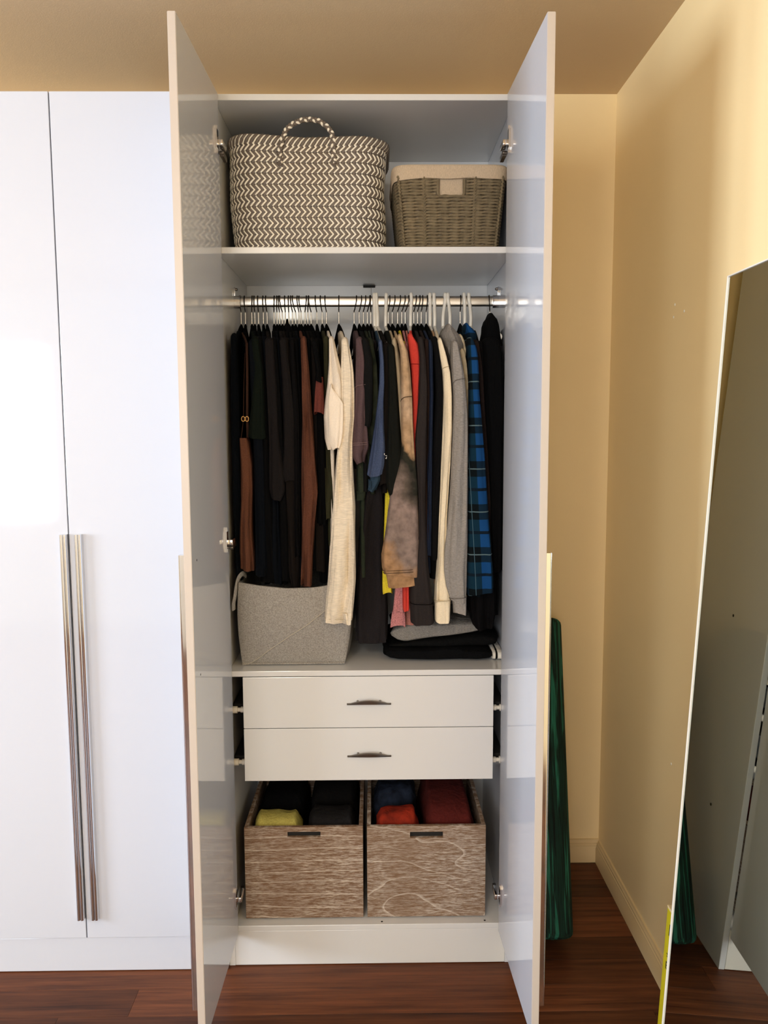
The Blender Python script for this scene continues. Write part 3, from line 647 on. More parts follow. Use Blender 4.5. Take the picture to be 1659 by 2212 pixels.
G(48, 'black long garment with loose sleeve ends below the plaid flannel', D_[0], [(745,1026,1042),(1000,1030,1056),(1200,1020,1064),(1280,1010,1070),(1330,1014,1068),(1352,1022,1064)], hem=1345, yf=.045, hy=.03, fold=.3, name='top', cat='top')
hd = G(49, 'black hoodie hanging at the right end of the rail', cloth('black_hoodie_fleece', (11, 11, 12)), [(738,1040,1078),(770,1040,1085),(850,1044,1088),(950,1050,1088),(1100,1056,1086),(1230,1060,1084)], hem=1330, yf=.035, hy=.035, name='hoodie', cat='hoodie', front_w=.02)
part('hood', blob([(686,1052,1062),(694,1046,1070),(706,1042,1074),(720,1041,1076),(735,1038,1078),(750,1034,1082)], .17, .06, 21, .08), cloth('black_hoodie_fleece', (11, 11, 12)), hd, smooth=75)
mb = MB(); q = at(1077, 727, .12); mb.lathe([(.002, 0), (.010, .001), (.012, .005), (.008, .009)], (q.x, q.y, q.z), 12, 'y'); part('drawcord_stopper', mb, M_wplastic, hd, smooth=50)
for i in range(len(BLACK_H)):
    hanger(i, *TIPS[i])
# stitched seams across sleeves
def seam(sl_, prof, yf, hy, pyl, pyr, m, r=.0008, mid=0):
    pts = []
    pw = prof_world(prof, yf+hy)
    for k in range(15):
        t = k/14; a = pi+pi*t; py = lerp(pyl, pyr, t)-mid*sin(pi*t); z = at(850, py, yf+hy).z; xl, xr = interp(pw, z); c, hw = (xl+xr)/2, (xr-xl)/2
        pts.append((c+hw*1.01*math.copysign(abs(cos(a))**.62, cos(a)), yf+hy-hy*1.13*abs(sin(a))**.62, z))
    mb = MB(); mb.tube(pts, r, 5); part('seam', mb, m, sl_, smooth=70)
M_seam = cloth('seam_brown', (84, 66, 50)); M_seam2 = cloth('seam_grey', (112, 106, 100)); M_seam3 = cloth('seam_red', (140, 34, 30)); M_seam4 = cloth('seam_ivory', (188, 172, 140)); M_seam5 = cloth('seam_mauve', (128, 106, 104))
def slv(root): return [c for c in root.children if c.name.startswith('sleeve')][0]
seam(slv(R_['tie']), R_P['tie'], -.016, .036, 867, 858, M_seam, .0011, 4); seam(slv(R_['tie']), R_P['tie'], -.016, .036, 1236, 1228, M_seam, .0010); seam(slv(R_['tie']), R_P['tie'], -.016, .036, 1231, 1223, M_seam, .0008)
seam(slv(R_['grey']), R_P['grey'], -.020, .034, 833, 820, M_seam2, .0010, 5); seam(slv(R_['grey']), R_P['grey'], -.020, .034, 1290, 1286, M_seam2, .0012)
seam(slv(R_['red']), R_P['red'], .018, .022, 787, 789, M_seam3, .0009); seam(slv(R_['ivory']), R_P['ivory'], -.006, .03, 1295, 1293, M_seam4, .0012); seam(slv(R_['ivory']), R_P['ivory'], -.006, .03, 800, 790, M_seam4, .0008)
seam(slv(R_['mauve']), R_P['mauve'], .008, .035, 962, 958, M_seam5, .0006); seam(slv(R_['mauve']), R_P['mauve'], .008, .035, 958, 954, M_seam5, .0006); seam(slv(R_['mauve']), R_P['mauve'], .008, .035, 842, 832, M_seam5, .0007, 4)
seam(slv(R_['cream']), R_P['cream'], -.004, .03, 1331, 1332, M_seam4, .0006); seam(slv(R_['charcoal']), R_P['charcoal'], -.008, .03, 1300, 1302, D_[3], .0010)

# ------------------------------------------------------------------ woven tote on the top shelf
M_ws = mat('white_plastic_strand', (244, 236, 218), .45, var=.03); M_gs = mat('taupe_plastic_strand', (106, 95, 85), .5, var=.06)
def tote():
    z0, z1 = 2.0505, 2.352; cx, cy = -.162, .225
    root = thing('woven_tote', (cx, cy, z0), 'tall taupe and white herringbone woven tote basket with a plaited handle, on top shelf', 'basket')
    # rounded-rectangle section starting in the middle of the back and running left-back, front (left to right), right-back
    HW_, HD_, RC = .215, .163, .085
    per = 4*(HW_-RC)+4*(HD_-RC)+2*pi*RC
    def base(s):
        d = (s % 1.0)*per
        segs = [('l', HW_-RC, (0, HD_), (-1, 0)), ('a', pi*RC/2, (-HW_+RC, HD_-RC), pi/2), ('l', 2*(HD_-RC), (-HW_, HD_-RC), (0, -1)), ('a', pi*RC/2, (-HW_+RC, -HD_+RC), pi),
                ('l', 2*(HW_-RC), (-HW_+RC, -HD_), (1, 0)), ('a', pi*RC/2, (HW_-RC, -HD_+RC), 1.5*pi), ('l', 2*(HD_-RC), (HW_, -HD_+RC), (0, 1)), ('a', pi*RC/2, (HW_-RC, HD_-RC), 0), ('l', HW_-RC, (HW_-RC, HD_), (-1, 0))]
        for k, L, p, q in segs:
            if d <= L+1e-9:
                if k == 'l': return p[0]+q[0]*d, p[1]+q[1]*d, (q[1], -q[0])
                a = q+d/RC; return p[0]+RC*cos(a), p[1]+RC*sin(a), (cos(a), sin(a))
            d -= L
        return 0, HD_, (0, 1)
    def S3(s, v, off):
        x, y, nrm = base(s)
        nx_, ny_ = nrm
        if nx_*x+ny_*y < 0: nx_, ny_ = -nx_, -ny_
        w = lerp(.955, 1.0, min(1, v*2.2))+.012*sin(pi*v)
        x = x*w+nx_*off; y = y*lerp(.96, 1, min(1, v*2))+ny_*off
        if y < 0: y -= .010*sin(pi*min(1, v))*max(0, 1-(x/HW_)**2)
        z = (z1-z0)*v
        z += v**3*(.012*max(0, -x/HW_)-.004*max(0, 1-abs(x/HW_))+.003*max(0, x/HW_))
        x += .006*sin(v*6.5+.8)*max(0, x/HW_)**2
        return Vector((cx+x, cy+y, z0+z))
    def P(s, v, off=0): return S3(s, v, off)
    n = 96; mb = MB(); rings = []
    for k in range(13): rings.append([P(i/n, k/12*.985, -.002) for i in range(n)])
    for v, o in ((.97, -.007), (.5, -.009), (.06, -.009)): rings.append([P(i/n, v, o) for i in range(n)])
    mb.loft(rings); part('body', mb, mat('tote_inner', (92, 84, 74), .7), root, smooth=60)
    cols = 90; rows = 10; du = 1/cols; dv = .955/rows
    W = MB(); Gm = MB(); n_face = 0
    def strand(M, s0, v0, s1, v1, wd, o):
        # ribbon from (s0,v0) to (s1,v1) arched in section, ends tucked in
        seg = 3
        ds, dvv = (s1-s0)*per, (v1-v0)*(z1-z0); L = math.hypot(ds, dvv); ps, pv = -dvv/L/per*wd, ds/L/(z1-z0)*wd
        base = len(M.v)
        for k in range(seg+1):
            t = k/seg; s = lerp(s0, s1, t); v = lerp(v0, v1, t); h = o*(.25+.75*sin(pi*min(1, max(0, t*.9+.05))))
            M.v.append(tuple(P(s-ps, v-pv, 0))); M.v.append(tuple(P(s-ps*.5, v-pv*.5, h))); M.v.append(tuple(P(s+ps*.5, v+pv*.5, h))); M.v.append(tuple(P(s+ps, v+pv, 0)))
        for k in range(seg):
            b = base+4*k
            for j in range(3): M.face(b+j, b+j+1, b+j+5, b+j+4)
    for r in range(rows):
        for c in range(cols):
            sm = (c+.5*(r % 1))*du; vb = .012+r*dv
            skew = .95*du
            # lower half "/" then upper half "\\" : chevrons pointing right seen from the front
            strand(W, sm+.02*du, vb+dv*.06, sm+skew*1.05, vb+dv*.53, .0024, .0032)
            strand(Gm, sm+.5*du, vb-.002, sm+.5*du+skew*1.0, vb+dv*.50, .0046, .0022)
            strand(W, sm+skew*1.02, vb+dv*.47, sm+skew*.1, vb+dv*.95, .0024, .0032)
            strand(Gm, sm+.5*du+skew*1.0, vb+dv*.50, sm+.5*du, vb+dv*.98, .0046, .0022)
    part('white_weave', W, M_ws, root, smooth=70, kind='stuff'); part('taupe_weave', Gm, M_gs, root, smooth=70, kind='stuff')
    # rim: thick folded-over strands
    Wr = MB(); Gr = MB()
    for c in range(cols*1):
        for M, o_, rr in ((Wr, 0, .0023), (Gr, .5, .0042)):
            s = (c+o_)*du
            M.tube([P(s-.2*du, .935, .002), P(s+.25*du, .965, .0065), P(s+.75*du, .995, .0055), P(s+1.0*du, 1.006, -.001), P(s+1.1*du, .985, -.009)], rr, 6)
    part('rim_white', Wr, M_ws, root, smooth=70, kind='stuff'); part('rim_taupe', Gr, M_gs, root, smooth=70, kind='stuff')
    # plaited handle: three strands along an arch in front
    def HP(t):
        K = [(606,352),(604,330),(610,300),(622,276),(645,262),(668,258),(692,263),(712,280),(719,300),(720,330),(722,352)]
        f = t*(len(K)-1); k = min(len(K)-2, int(f)); u = f-k
        p0, p1, p2, p3 = [K[min(max(j, 0), len(K)-1)] for j in (k-1, k, k+1, k+2)]
        px, py = [.5*(2*p1[i]+(-p0[i]+p2[i])*u+(2*p0[i]-5*p1[i]+4*p2[i]-p3[i])*u*u+(-p0[i]+3*p1[i]-3*p2[i]+p3[i])*u**3) for i in (0, 1)]
        return at(px, py, .050+.0*sin(pi*t))
    for j, (mm, lab) in enumerate(((M_gs, 'handle'), (M_ws, 'handle_white_strand'), (M_gs, 'handle_strand'))):
        path = []
        for k in range(121):
            t = k/120; p = HP(t); q = HP(min(1, t+.01))-HP(max(0, t-.01)); q.normalize(); nn = Vector((-q.z, 0, q.x)); ph = 2*pi*(t*13+j/3)
            path.append(p+nn*.0042*cos(ph)+Vector((0, .0035*sin(2*ph), 0)))
        mb = MB(); mb.tube(path, .0034, 6, flat=.8); part('handle_strand', mb, mm, root, smooth=70)
    for px in (606, 722):
        p = at(px, 354, .054); mb = MB(); mb.tube([(p.x-.006, p.y, p.z), (p.x, p.y-.007, p.z-.003), (p.x+.005, p.y+.004, p.z-.007)], .0035, 6); part('handle_knot', mb, M_gs, root, smooth=70)
tote()

# ------------------------------------------------------------------ rope basket
def rope_basket():
    z0, z1 = 2.0505, 2.268; cx, cy = .2305, .20
    root = thing('rope_basket', (cx, cy, z0), 'grey rope storage basket with beige linen liner folded over its rim, on top shelf', 'basket')
    M_rope = mat('grey_brown_rope', (116, 103, 80), .85, spec=.2, var=.15, vscale=60, bump=.6, bscale=250); M_lin = mat('beige_linen', (196, 176, 150), .95, spec=.1, var=.10, vscale=160, bump=.6, bscale=500, stretch=(4, 4, 1))
    def sect(t, off=0, n=64, e=.22):
        hw = lerp(.134, .1545, t)+off; hd = lerp(.148, .170, t)+off; out = []
        for k in range(n):
            a = 2*pi*(k+.5)/n; ca, sa = cos(a), sin(a); out.append((cx+hw*math.copysign(abs(ca)**e, ca), cy+hd*math.copysign(abs(sa)**e, sa)))
        return out
    def resample(pts, N):
        acc = [0]
        for p, q in zip(pts, pts[1:]+pts[:1]): acc.append(acc[-1]+math.hypot(p[0]-q[0], p[1]-q[1]))
        out = []; k = 0
        for i in range(N):
            d = acc[-1]*i/N
            while acc[k+1] < d: k += 1
            t = (d-acc[k])/max(1e-9, acc[k+1]-acc[k]); p, q = pts[k], pts[(k+1) % len(pts)]; out.append((lerp(p[0], q[0], t), lerp(p[1], q[1], t)))
        return out
    rows = 24; rnd = random.Random(3); zr = [z0+.005+(z1-.036-z0)*k/(rows-1) for k in range(rows)]
    hx0, hx1, hz0 = at(945, 400, .035).x, at(1004, 400, .035).x, at(975, 423, .035).z
    for k, z in enumerate(zr):
        t = (z-z0)/(z1-z0); base = resample(sect(t, 0, 96), 260); ph = rnd.uniform(0, 6)
        pts = [(x, y, z+.0006*sin(x*40+ph)+.0004*sin(x*120+ph*2+y*60)) for x, y in base]
        mb = MB()
        if z > hz0:
            # the coil stops at the handle opening on the front
            i0 = [i for i, p in enumerate(pts) if p[1] < cy and hx0 < p[0] < hx1]; a, b = min(i0), max(i0)
            pts = pts[b+1:]+pts[:a]; mb.tube(pts, .0045, 6, twist=(.24, .9))
        else: mb.tube(pts, .0045, 6, closed=True, twist=(.24, .9))
        part('rope_coil', mb, M_rope, root, smooth=80)
    # vertical stitched uprights and corner posts
    for px in (915, 1027):
        mb = MB()
        for k in range(rows):
            z = zr[k]; t = (z-z0)/(z1-z0); hd = lerp(.148, .170, t); x = at(px, 460, .04).x; x = cx+(x-cx)*lerp(.93, 1.0, t); y = cy-hd-.0035
            mb.tube([(x-.004, y+.004, z-.004), (x, y-.002, z), (x+.003, y+.002, z+.005)], .0024, 6)
            mb.tube([(x+.004, y+.004, z-.004), (x, y-.002, z+.001), (x-.003, y+.002, z+.005)], .0020, 6)
        part('stitched_upright', mb, M_rope, root, smooth=80)
    for sx in (-1, 1):
        mb = MB(); P = []
        for k in range(70):
            t = k/69*.86; hw = lerp(.134, .1545, t); hd = lerp(.148, .170, t); z = z0+.004+t*(z1-z0)
            P.append((cx+sx*(hw-.010)+.0018*sin(k*1.9), cy-hd+.004-.0015+.0016*cos(k*1.9), z))
        mb.tube(P, .0036, 6); part('corner_cord', mb, M_rope, root, smooth=80)
    fz = z1-.034
    yf = cy-lerp(.148, .170, .75)-.001
    mb = MB(); mb.tube([(hx0+.001, yf, fz), (hx0+.001, yf+.001, hz0+.006), (hx0+.007, yf+.002, hz0-.001), (hx1-.007, yf+.002, hz0-.001), (hx1-.001, yf+.001, hz0+.006), (hx1-.001, yf, fz)], .0042, 8, twist=(.2, 1.3)); part('handle_edge', mb, M_rope, root, smooth=80)
    # liner: inside wall plus the wide band folded over the rim
    n = 128; mb = MB(); rings = []
    for t, o in ((.03, -.007), (.5, -.0065), (.97, -.005), (1.0, -.001), (1.01, .003), (1.0, .0055)):
        rings.append([(x, y, z0+t*(z1-z0)) for x, y in resample(sect(t, o, 96), n)])
    band_z = z1-.033
    for q in range(1, 6):
        t = lerp(1.0, (band_z-z0)/(z1-z0), q/5)
        rings.append([(x, y, z0+t*(z1-z0)-(.004*(1-min(1, max(0, (x-cx+.16)/.10))) if q > 2 else 0)+.0012*sin(x*50)*(q/5)) for x, y in resample(sect(t, .0060+.0006*sin(q*2.), 96), n)])
    rings.append([(x, y, band_z+.001) for x, y in resample(sect(.86, .005, 96), n)])
    mb.loft(rings, True, False); part('liner', mb, M_lin, root, smooth=60, label='beige linen liner')
rope_basket()

# ------------------------------------------------------------------ felt bin
def felt_bin():
    M_felt = mat('grey_felt', (166, 161, 154), .97, spec=.05, var=0, vscale=290, rgb2=(136, 131, 125), bump=.5, bscale=400)
    M_felt2 = MATS['grey_felt']; M_thr = mat('pale_stitching', (186, 176, 160), .8)
    z0 = .8875
    root = thing('felt_bin', (-.215, .2, z0), 'grey felt storage bin with a diagonal seam and brass rivet, on the middle shelf', 'bin')
    fb = [(518,1258,.035),(560,1265,.028),(620,1271,.026),(680,1269,.026),(725,1262,.03),(756,1252,.05)]
    bl, br = at(527, 1440, .078).x, at(745, 1440, .078).x
    def front(u, v):                       # v 0 bottom..1 top
        # the top rim sags in the middle, the front bulges
        top = [at(px, py, y) for px, py, y in fb]; f = u*(len(top)-1); k = min(len(top)-2, int(f)); t = f-k; t = t*t*(3-2*t)*.3+t*.7
        T = top[k].lerp(top[k+1], t); B = Vector((lerp(bl, br, u), .060, z0))
        p = B.lerp(T, v); p.y -= .020*sin(pi*v)*sin(pi*u)**.5 if 0 < u < 1 else 0
        p.x -= .008*sin(pi*v*.9)*(1-u)*1.2; p.x += .020*sin(pi*v)*u*u*.5
        return p
    back_y = .40; nf, ns = 24, 12; rings = []
    def ring(v, inset=0):
        F = [front(k/nf, v) for k in range(nf+1)]; L, R_ = F[0], F[-1]
        pts = list(F)
        xr = R_.x+.006; xl = L.x
        for k in range(1, ns): t = k/ns; pts.append(Vector((lerp(R_.x, xr+.004*sin(pi*t), min(1, t*3)), lerp(R_.y, back_y, t), lerp(R_.z, z0+v*.235, t))))
        for k in range(1, nf): t = k/nf; pts.append(Vector((lerp(xr, xl, t), back_y, z0+v*.235)))
        for k in range(1, ns): t = k/ns; pts.append(Vector((xl-.003*sin(pi*t), lerp(back_y, L.y, t), lerp(z0+v*.235, L.z, t))))
        if inset:
            c = sum(pts, Vector())/len(pts); pts = [p+(Vector((c.x, c.y, p.z))-p).normalized()*inset for p in pts]
        return pts
    mb = MB(); rings = [ring(v) for v in [k/14 for k in range(15)]]+[ring(1, .0045)]+[ring(v, .006) for v in (.9, .5, .06)]
    mb.loft(rings); part('body', mb, M_felt, root, smooth=65)
    # overlapping flap: everything above the diagonal is a second felt layer
    mb = MB(); N = 30; f0, f1 = [], []
    def diag(u): return interp([(0, .0), (.08, .022), (.2, .12), (.45, .40), (.7, .68), (.87, .88), (.93, .94), (1, 1)], u)[0]
    rows = []
    for k in range(N+1):
        u = k/N; col = []
        for j in range(9):
            v = lerp(.004+diag(u)*.985, 1.0, j/8); p = front(u, v); col.append(p+Vector((0, -.0038, .0004)))
        rows.append(col)
    mb.loft([[c[j] for c in rows] for j in range(9)], closed=False)
    edge = [c[0] for c in rows]; mb.loft([edge, [p+Vector((0, .0038, .0)) for p in edge]], closed=False)
    topb = [c[-1] for c in rows]; mb.loft([topb, [p+Vector((0, .0045, .0)) for p in topb]], closed=False)
    part('flap', mb, M_felt, root, smooth=65)
    mb = MB(); mb.tube([p+Vector((0, -.0006, -.0004)) for p in edge], .0011, 5); part('flap_edge', mb, M_thr, root, smooth=70)
    p = front(.765, .925); mb = MB(); mb.lathe([(.002, -.0075), (.0058, -.0065), (.0062, -.004), (.0062, -.002)], p, 18, 'y'); part('rivet', mb, mat('brass', (190, 150, 84), .3, metal=1), root, smooth=50, label='small round brass rivet')
    # stitched bottom edge
    mb = MB(); B = [front(k/60, .012) for k in range(61)]; mb.tube([q+Vector((0, -.003, .0015)) for q in B], .0028, 6); part('bottom_binding', mb, M_felt, root, smooth=70)
    mb = MB()
    for k in range(0, 60):
        a = B[k]; mb.tube([a+Vector((.0003, -.0055, .0018)), a+Vector((.0022, -.0062, .004)), a+Vector((.003, -.005, .0062))], .0006, 4)
    part('stitching', mb, M_thr, root, kind='stuff')
    L = front(0, .95); K = [L+Vector((.012, .06, .020)), L+Vector((.008, .03, .032)), L+Vector((-.001, .008, .022)), L+Vector((-.006, -.001, -.002)), L+Vector((-.010, -.002, -.028)), L+Vector((-.015, .0, -.05)), L+Vector((-.0155, .008, -.072))]
    S_ = []
    for k in range(len(K)-1):
        p0, p1, p2, p3 = K[max(k-1, 0)], K[k], K[k+1], K[min(k+2, len(K)-1)]
        for t in (0, .25, .5, .75): S_.append(.5*((2*p1)+(-p0+p2)*t+(2*p0-5*p1+4*p2-p3)*t*t+(-p0+3*p1-3*p2+p3)*t**3))
    mb = MB(); mb.tube(S_, .0075, 10, flat=.35); part('strap', mb, M_felt, root, smooth=70)
felt_bin()

# ------------------------------------------------------------------ folded clothes
def folded(name, label, cat, m, x0, x1, y0, y1, z0, hl, hr, seed, layers=3, tilt=0., group=None, droop=.01, parts=None, flat=.42):
    """a soft folded bundle: stacked rounded layers joined at the folded front edge"""
    rnd = random.Random(seed); root = thing(name, ((x0+x1)/2, (y0+y1)/2, z0), label, cat, group); mb = MB()
    nx, n = 26, 28; rings = []; ph = [rnd.uniform(0, 6) for _ in range(6)]
    for k in range(nx+1):
        t = k/nx; x = lerp(x0, x1, t); h = lerp(hl, hr, t); ends = min(1, .30+5*min(t, 1-t))**.5
        if k in (0, nx): ends = .25
        ring = []
        for j in range(n):
            a = 2*pi*j/n; ca, sa = cos(a), sin(a)
            y = (y0+y1)/2+(y1-y0)/2*math.copysign(abs(ca)**.5, ca)*lerp(.9, 1, ends)
            zz = h/2+h/2*math.copysign(abs(sa)**flat, sa)*ends
            w = 1
            # fold creases between the layers on the front and back faces
            if layers > 1: y += (-1 if ca < 0 else 1)*(.007*abs(sin(pi*layers*(zz/h)))**.5-.007)*(abs(ca)**.5)
            zz += (.0035*sin(t*5+ph[0]+j*.25)+.0015*sin(t*13+ph[1]))*max(0, sa)*ends
            zz = max(0.0005, zz)
            ring.append((x+.006*sin(a*2+ph[2])*(1 if k in (0, nx) else .3)+.004*sin(zz*120+ph[3])*(1 if t < .1 or t > .9 else 0), y+.003*sin(t*12+ph[4]+sa*2), z0+tilt*t+zz))
        rings.append(ring)
    mb.loft(rings); part('bundle', mb, m, root, smooth=80); return root
zt = .8876
tr = folded('folded_trousers', 'black folded trousers with two white stripes at the right end', 'trousers', cloth('black_sweat', (13, 13, 14)), .048, .3640, .075, .36, zt, .044, .037, 4, layers=2)
def trouser_end(xa, xb, name, m, label=None, sc=1.0):
    mb = MB(); rings = []
    for x, k in ((xa, .96), (xa+.0012, 1), (xb-.0012, 1), (xb, .96)):
        rings.append([(x, .2175+.1415*k*sc*math.copysign(abs(cos(q))**.4, cos(q)), zt+.0004+.0165*(1+k*math.copysign(abs(sin(q))**.5, sin(q)))*(1-.12*(x-.36)/.03)) for q in [2*pi*j/28 for j in range(28)]])
    mb.loft(rings); part(name, mb, m, tr, smooth=60, label=label)
M_rib = cloth('white_rib', (226, 220, 208), var=.03); M_bs = MATS['black_sweat']
trouser_end(.3635, .3725, 'stripe', M_rib, 'white knitted stripe'); trouser_end(.3725, .3775, 'black_band', M_bs); trouser_end(.3775, .3925, 'stripe', M_rib, 'white knitted stripe', .99)
folded('folded_sweater', 'black folded jumper under the grey marl sweater', 'jumper', cloth('black_knit', (15, 15, 15)), .062, .385, .09, .36, zt+.038, .012, .046, 12, layers=1, tilt=-.002)
folded('folded_sweater', 'grey marl sweater folded on top of the black clothes pile', 'sweater', cloth('grey_marl_fold', (140, 136, 130), (112, 108, 103), vs=220, st=(1, 1, 3)), .072, .350, .085, .34, zt+.046, .064, .036, 5, layers=2, tilt=.038)

# ------------------------------------------------------------------ wooden crates
def wood(name, a, b, seed, swirl):
    m = bpy.data.materials.new(name); m.use_nodes = True; nt = m.node_tree; bs = nt.nodes['Principled BSDF']; bs.inputs['Roughness'].default_value = .75; bs.inputs['Specular IOR Level'].default_value = .2
    tc = nt.nodes.new('ShaderNodeTexCoord'); mp = nt.nodes.new('ShaderNodeMapping'); mp.inputs['Location'].default_value = (seed, seed*.7, seed*1.3); mp.inputs['Scale'].default_value = (2.2, 2, 4.5) if swirl else (.9, 1, 3)
    nt.links.new(tc.outputs['Object'], mp.inputs[0])
    n0 = nt.nodes.new('ShaderNodeTexNoise'); n0.inputs['Scale'].default_value = 1.3; n0.inputs['Detail'].default_value = 1.5; nt.links.new(mp.outputs[0], n0.inputs['Vector'])
    sz = nt.nodes.new('ShaderNodeSeparateXYZ'); nt.links.new(tc.outputs['Object'], sz.inputs[0])
    zz = nt.nodes.new('ShaderNodeMath'); zz.operation = 'MULTIPLY'; zz.inputs[1].default_value = 12 if swirl else 30; nt.links.new(sz.outputs['Z'], zz.inputs[0])
    mu = nt.nodes.new('ShaderNodeMath'); mu.operation = 'MULTIPLY_ADD'; mu.inputs[1].default_value = 7 if swirl else 3.0; nt.links.new(n0.outputs['Fac'], mu.inputs[0]); nt.links.new(zz.outputs[0], mu.inputs[2])
    fr = nt.nodes.new('ShaderNodeMath'); fr.operation = 'FRACT'; nt.links.new(mu.outputs[0], fr.inputs[0])
    mp2 = nt.nodes.new('ShaderNodeMapping'); mp2.inputs['Scale'].default_value = (26, 26, 300); nt.links.new(tc.outputs['Object'], mp2.inputs[0])
    n1 = nt.nodes.new('ShaderNodeTexNoise'); n1.inputs['Scale'].default_value = 1.6; n1.inputs['Detail'].default_value = 6; n1.inputs['Roughness'].default_value = .7; nt.links.new(mp2.outputs[0], n1.inputs['Vector'])
    n3 = nt.nodes.new('ShaderNodeTexNoise'); n3.inputs['Scale'].default_value = 5; n3.inputs['Detail'].default_value = 4; nt.links.new(tc.outputs['Object'], n3.inputs['Vector'])
    rl = nt.nodes.new('ShaderNodeValToRGB'); rl.color_ramp.elements[0].position = 0; rl.color_ramp.elements[0].color = (1, 1, 1, 1); rl.color_ramp.elements[1].position = .10 if swirl else .13; rl.color_ramp.elements[1].color = (0, 0, 0, 1)
    nt.links.new(fr.outputs[0], rl.inputs[0])
    rf = nt.nodes.new('ShaderNodeMapRange'); rf.inputs['From Min'].default_value = .45; rf.inputs['From Max'].default_value = .60; nt.links.new(n1.outputs['Fac'], rf.inputs[0])
    r3 = nt.nodes.new('ShaderNodeMapRange'); r3.inputs['From Min'].default_value = .35; r3.inputs['From Max'].default_value = .7; nt.links.new(n3.outputs['Fac'], r3.inputs[0])
    r3.inputs['To Min'].default_value = .30; ml = nt.nodes.new('ShaderNodeMath'); ml.operation = 'MULTIPLY'; nt.links.new(rf.outputs[0], ml.inputs[0]); nt.links.new(r3.outputs[0], ml.inputs[1])
    mx = nt.nodes.new('ShaderNodeMath'); mx.operation = 'MULTIPLY_ADD'; mx.inputs[1].default_value = .6; mx.use_clamp = True; nt.links.new(rl.outputs[0], mx.inputs[0]); nt.links.new(ml.outputs[0], mx.inputs[2])
    c = nt.nodes.new('ShaderNodeMixRGB'); c.inputs[1].default_value = lin(a)+(1,); c.inputs[2].default_value = lin(b)+(1,); nt.links.new(mx.outputs[0], c.inputs[0]); nt.links.new(c.outputs[0], bs.inputs['Base Color'])
    bp = nt.nodes.new('ShaderNodeBump'); bp.inputs['Strength'].default_value = .35; bp.inputs['Distance'].default_value = .0015; nt.links.new(mx.outputs[0], bp.inputs['Height']); nt.links.new(bp.outputs[0], bs.inputs['Normal'])
    return m
def crate(x0, x1, label, m, slot):
    y0, y1, z0, z1 = .028, .44, .1285, .410; t = .012
    root = thing('wooden_crate', ((x0+x1)/2, (y0+y1)/2, .1246), label, 'crate', None)
    # front panel with a real slot: four boards around the hole, one mesh
    sx0, sx1, sz0, sz1 = slot; mb = MB()
    xs = [x0, sx0, sx1, x1]; zs = [z0, sz0, sz1, z1]; V = {}
    for yi, y in enumerate((y0, y0+t)):
        for i, x in enumerate(xs):
            for k, z in enumerate(zs): V[yi, i, k] = mb.vert((x, y, z))
    for yi in (0, 1):
        for i in range(3):
            for k in range(3):
                if (i, k) != (1, 1): mb.face(V[yi, i, k], V[yi, i+1, k], V[yi, i+1, k+1], V[yi, i, k+1])
    for i in range(3):
        for k in (0, 3): mb.face(V[0, i, k], V[0, i+1, k], V[1, i+1, k], V[1, i, k])
    for k in range(3):
        for i in (0, 3): mb.face(V[0, i, k], V[0, i, k+1], V[1, i, k+1], V[1, i, k])
    for q in ((1, 1, 2, 1), (1, 2, 2, 2), (1, 1, 1, 2), (2, 1, 2, 2)): mb.face(V[0, q[0], q[1]], V[0, q[2], q[3]], V[1, q[2], q[3]], V[1, q[0], q[1]])
    fp = part('front_panel', mb, m, root)
    md = fp.modifiers.new('bevel', 'BEVEL'); md.width = .0015; md.segments = 2; md.limit_method = 'ANGLE'
    mb = MB(); mb.box(sx0-.006, sx1+.006, y0+t, y0+t+.003, sz0-.005, sz1+.005, .0005); part('slot_shade_plate', mb, M_dark, fp)  # dark plate stands in for the shade inside the slot
    for x in (x0, x1-t): bx('side_panel', (x, x+t, y0+t, y1-t, z0, z1), m, root)
    bx('back_panel', (x0, x1, y1-t, y1, z0, z1), m, root); bx('base_panel', (x0+t, x1-t, y0+t, y1-t, z0+.002, z0+.012), m, root)
    for xx in (x0+.02, x1-.02):
        for yy in (y0+.02, y1-.02):
            mb = MB(); mb.lathe([(.009, .1246-.1285+.0), (.009, .0005)], (xx, yy, z0), 12); part('foot', mb, M_wplastic, root)
    return root
def sl(px0, px1, py0, py1): a, b = at(px0, py1, .028), at(px1, py0, .028); return (a.x, b.x, a.z, b.z)
crate(-.3665, -.0195, 'whitewashed wooden crate with straight grain, left of the pair, yellow shirt inside', wood('whitewashed_wood', (122, 94, 72), (206, 192, 176), 3.1, False), sl(621, 692, 1797, 1809))
crate(-.0080, .3410, 'whitewashed wooden crate with swirling grain, right of the pair, red and maroon clothes inside', wood('whitewashed_swirl', (126, 100, 78), (208, 196, 182), 8.4, True), sl(886, 957, 1797, 1810))
zc = .1408
def roll(label, cat, m, x0, x1, y0, y1, top, seed, name, layers=2): return folded(name, label, cat, m, x0, x1, y0, y1, zc, top-zc-.004, top-zc, seed, layers=layers)
roll('yellow shirt folded in the front left corner of the left crate', 'shirt', cloth('yellow_tee', (176, 164, 86)), -.350, -.200, .045, .15, .424, 31, 'folded_shirt', 3)
roll('dark grey folded top at the front right of the left crate', 'top', cloth('dark_grey_top', (34, 33, 34)), -.190, -.036, .045, .19, .420, 32, 'folded_shirt')
roll('black folded top at the back left of the left crate', 'top', cloth('black_fold', (10, 10, 11)), -.350, -.200, .165, .42, .425, 33, 'folded_shirt')
roll('black fluffy fleece at the back right of the left crate', 'top', mat('black_fleece', (16, 15, 15), .98, spec=.05, bump=1, bscale=160), -.190, -.036, .20, .42, .445, 34, 'folded_fleece')
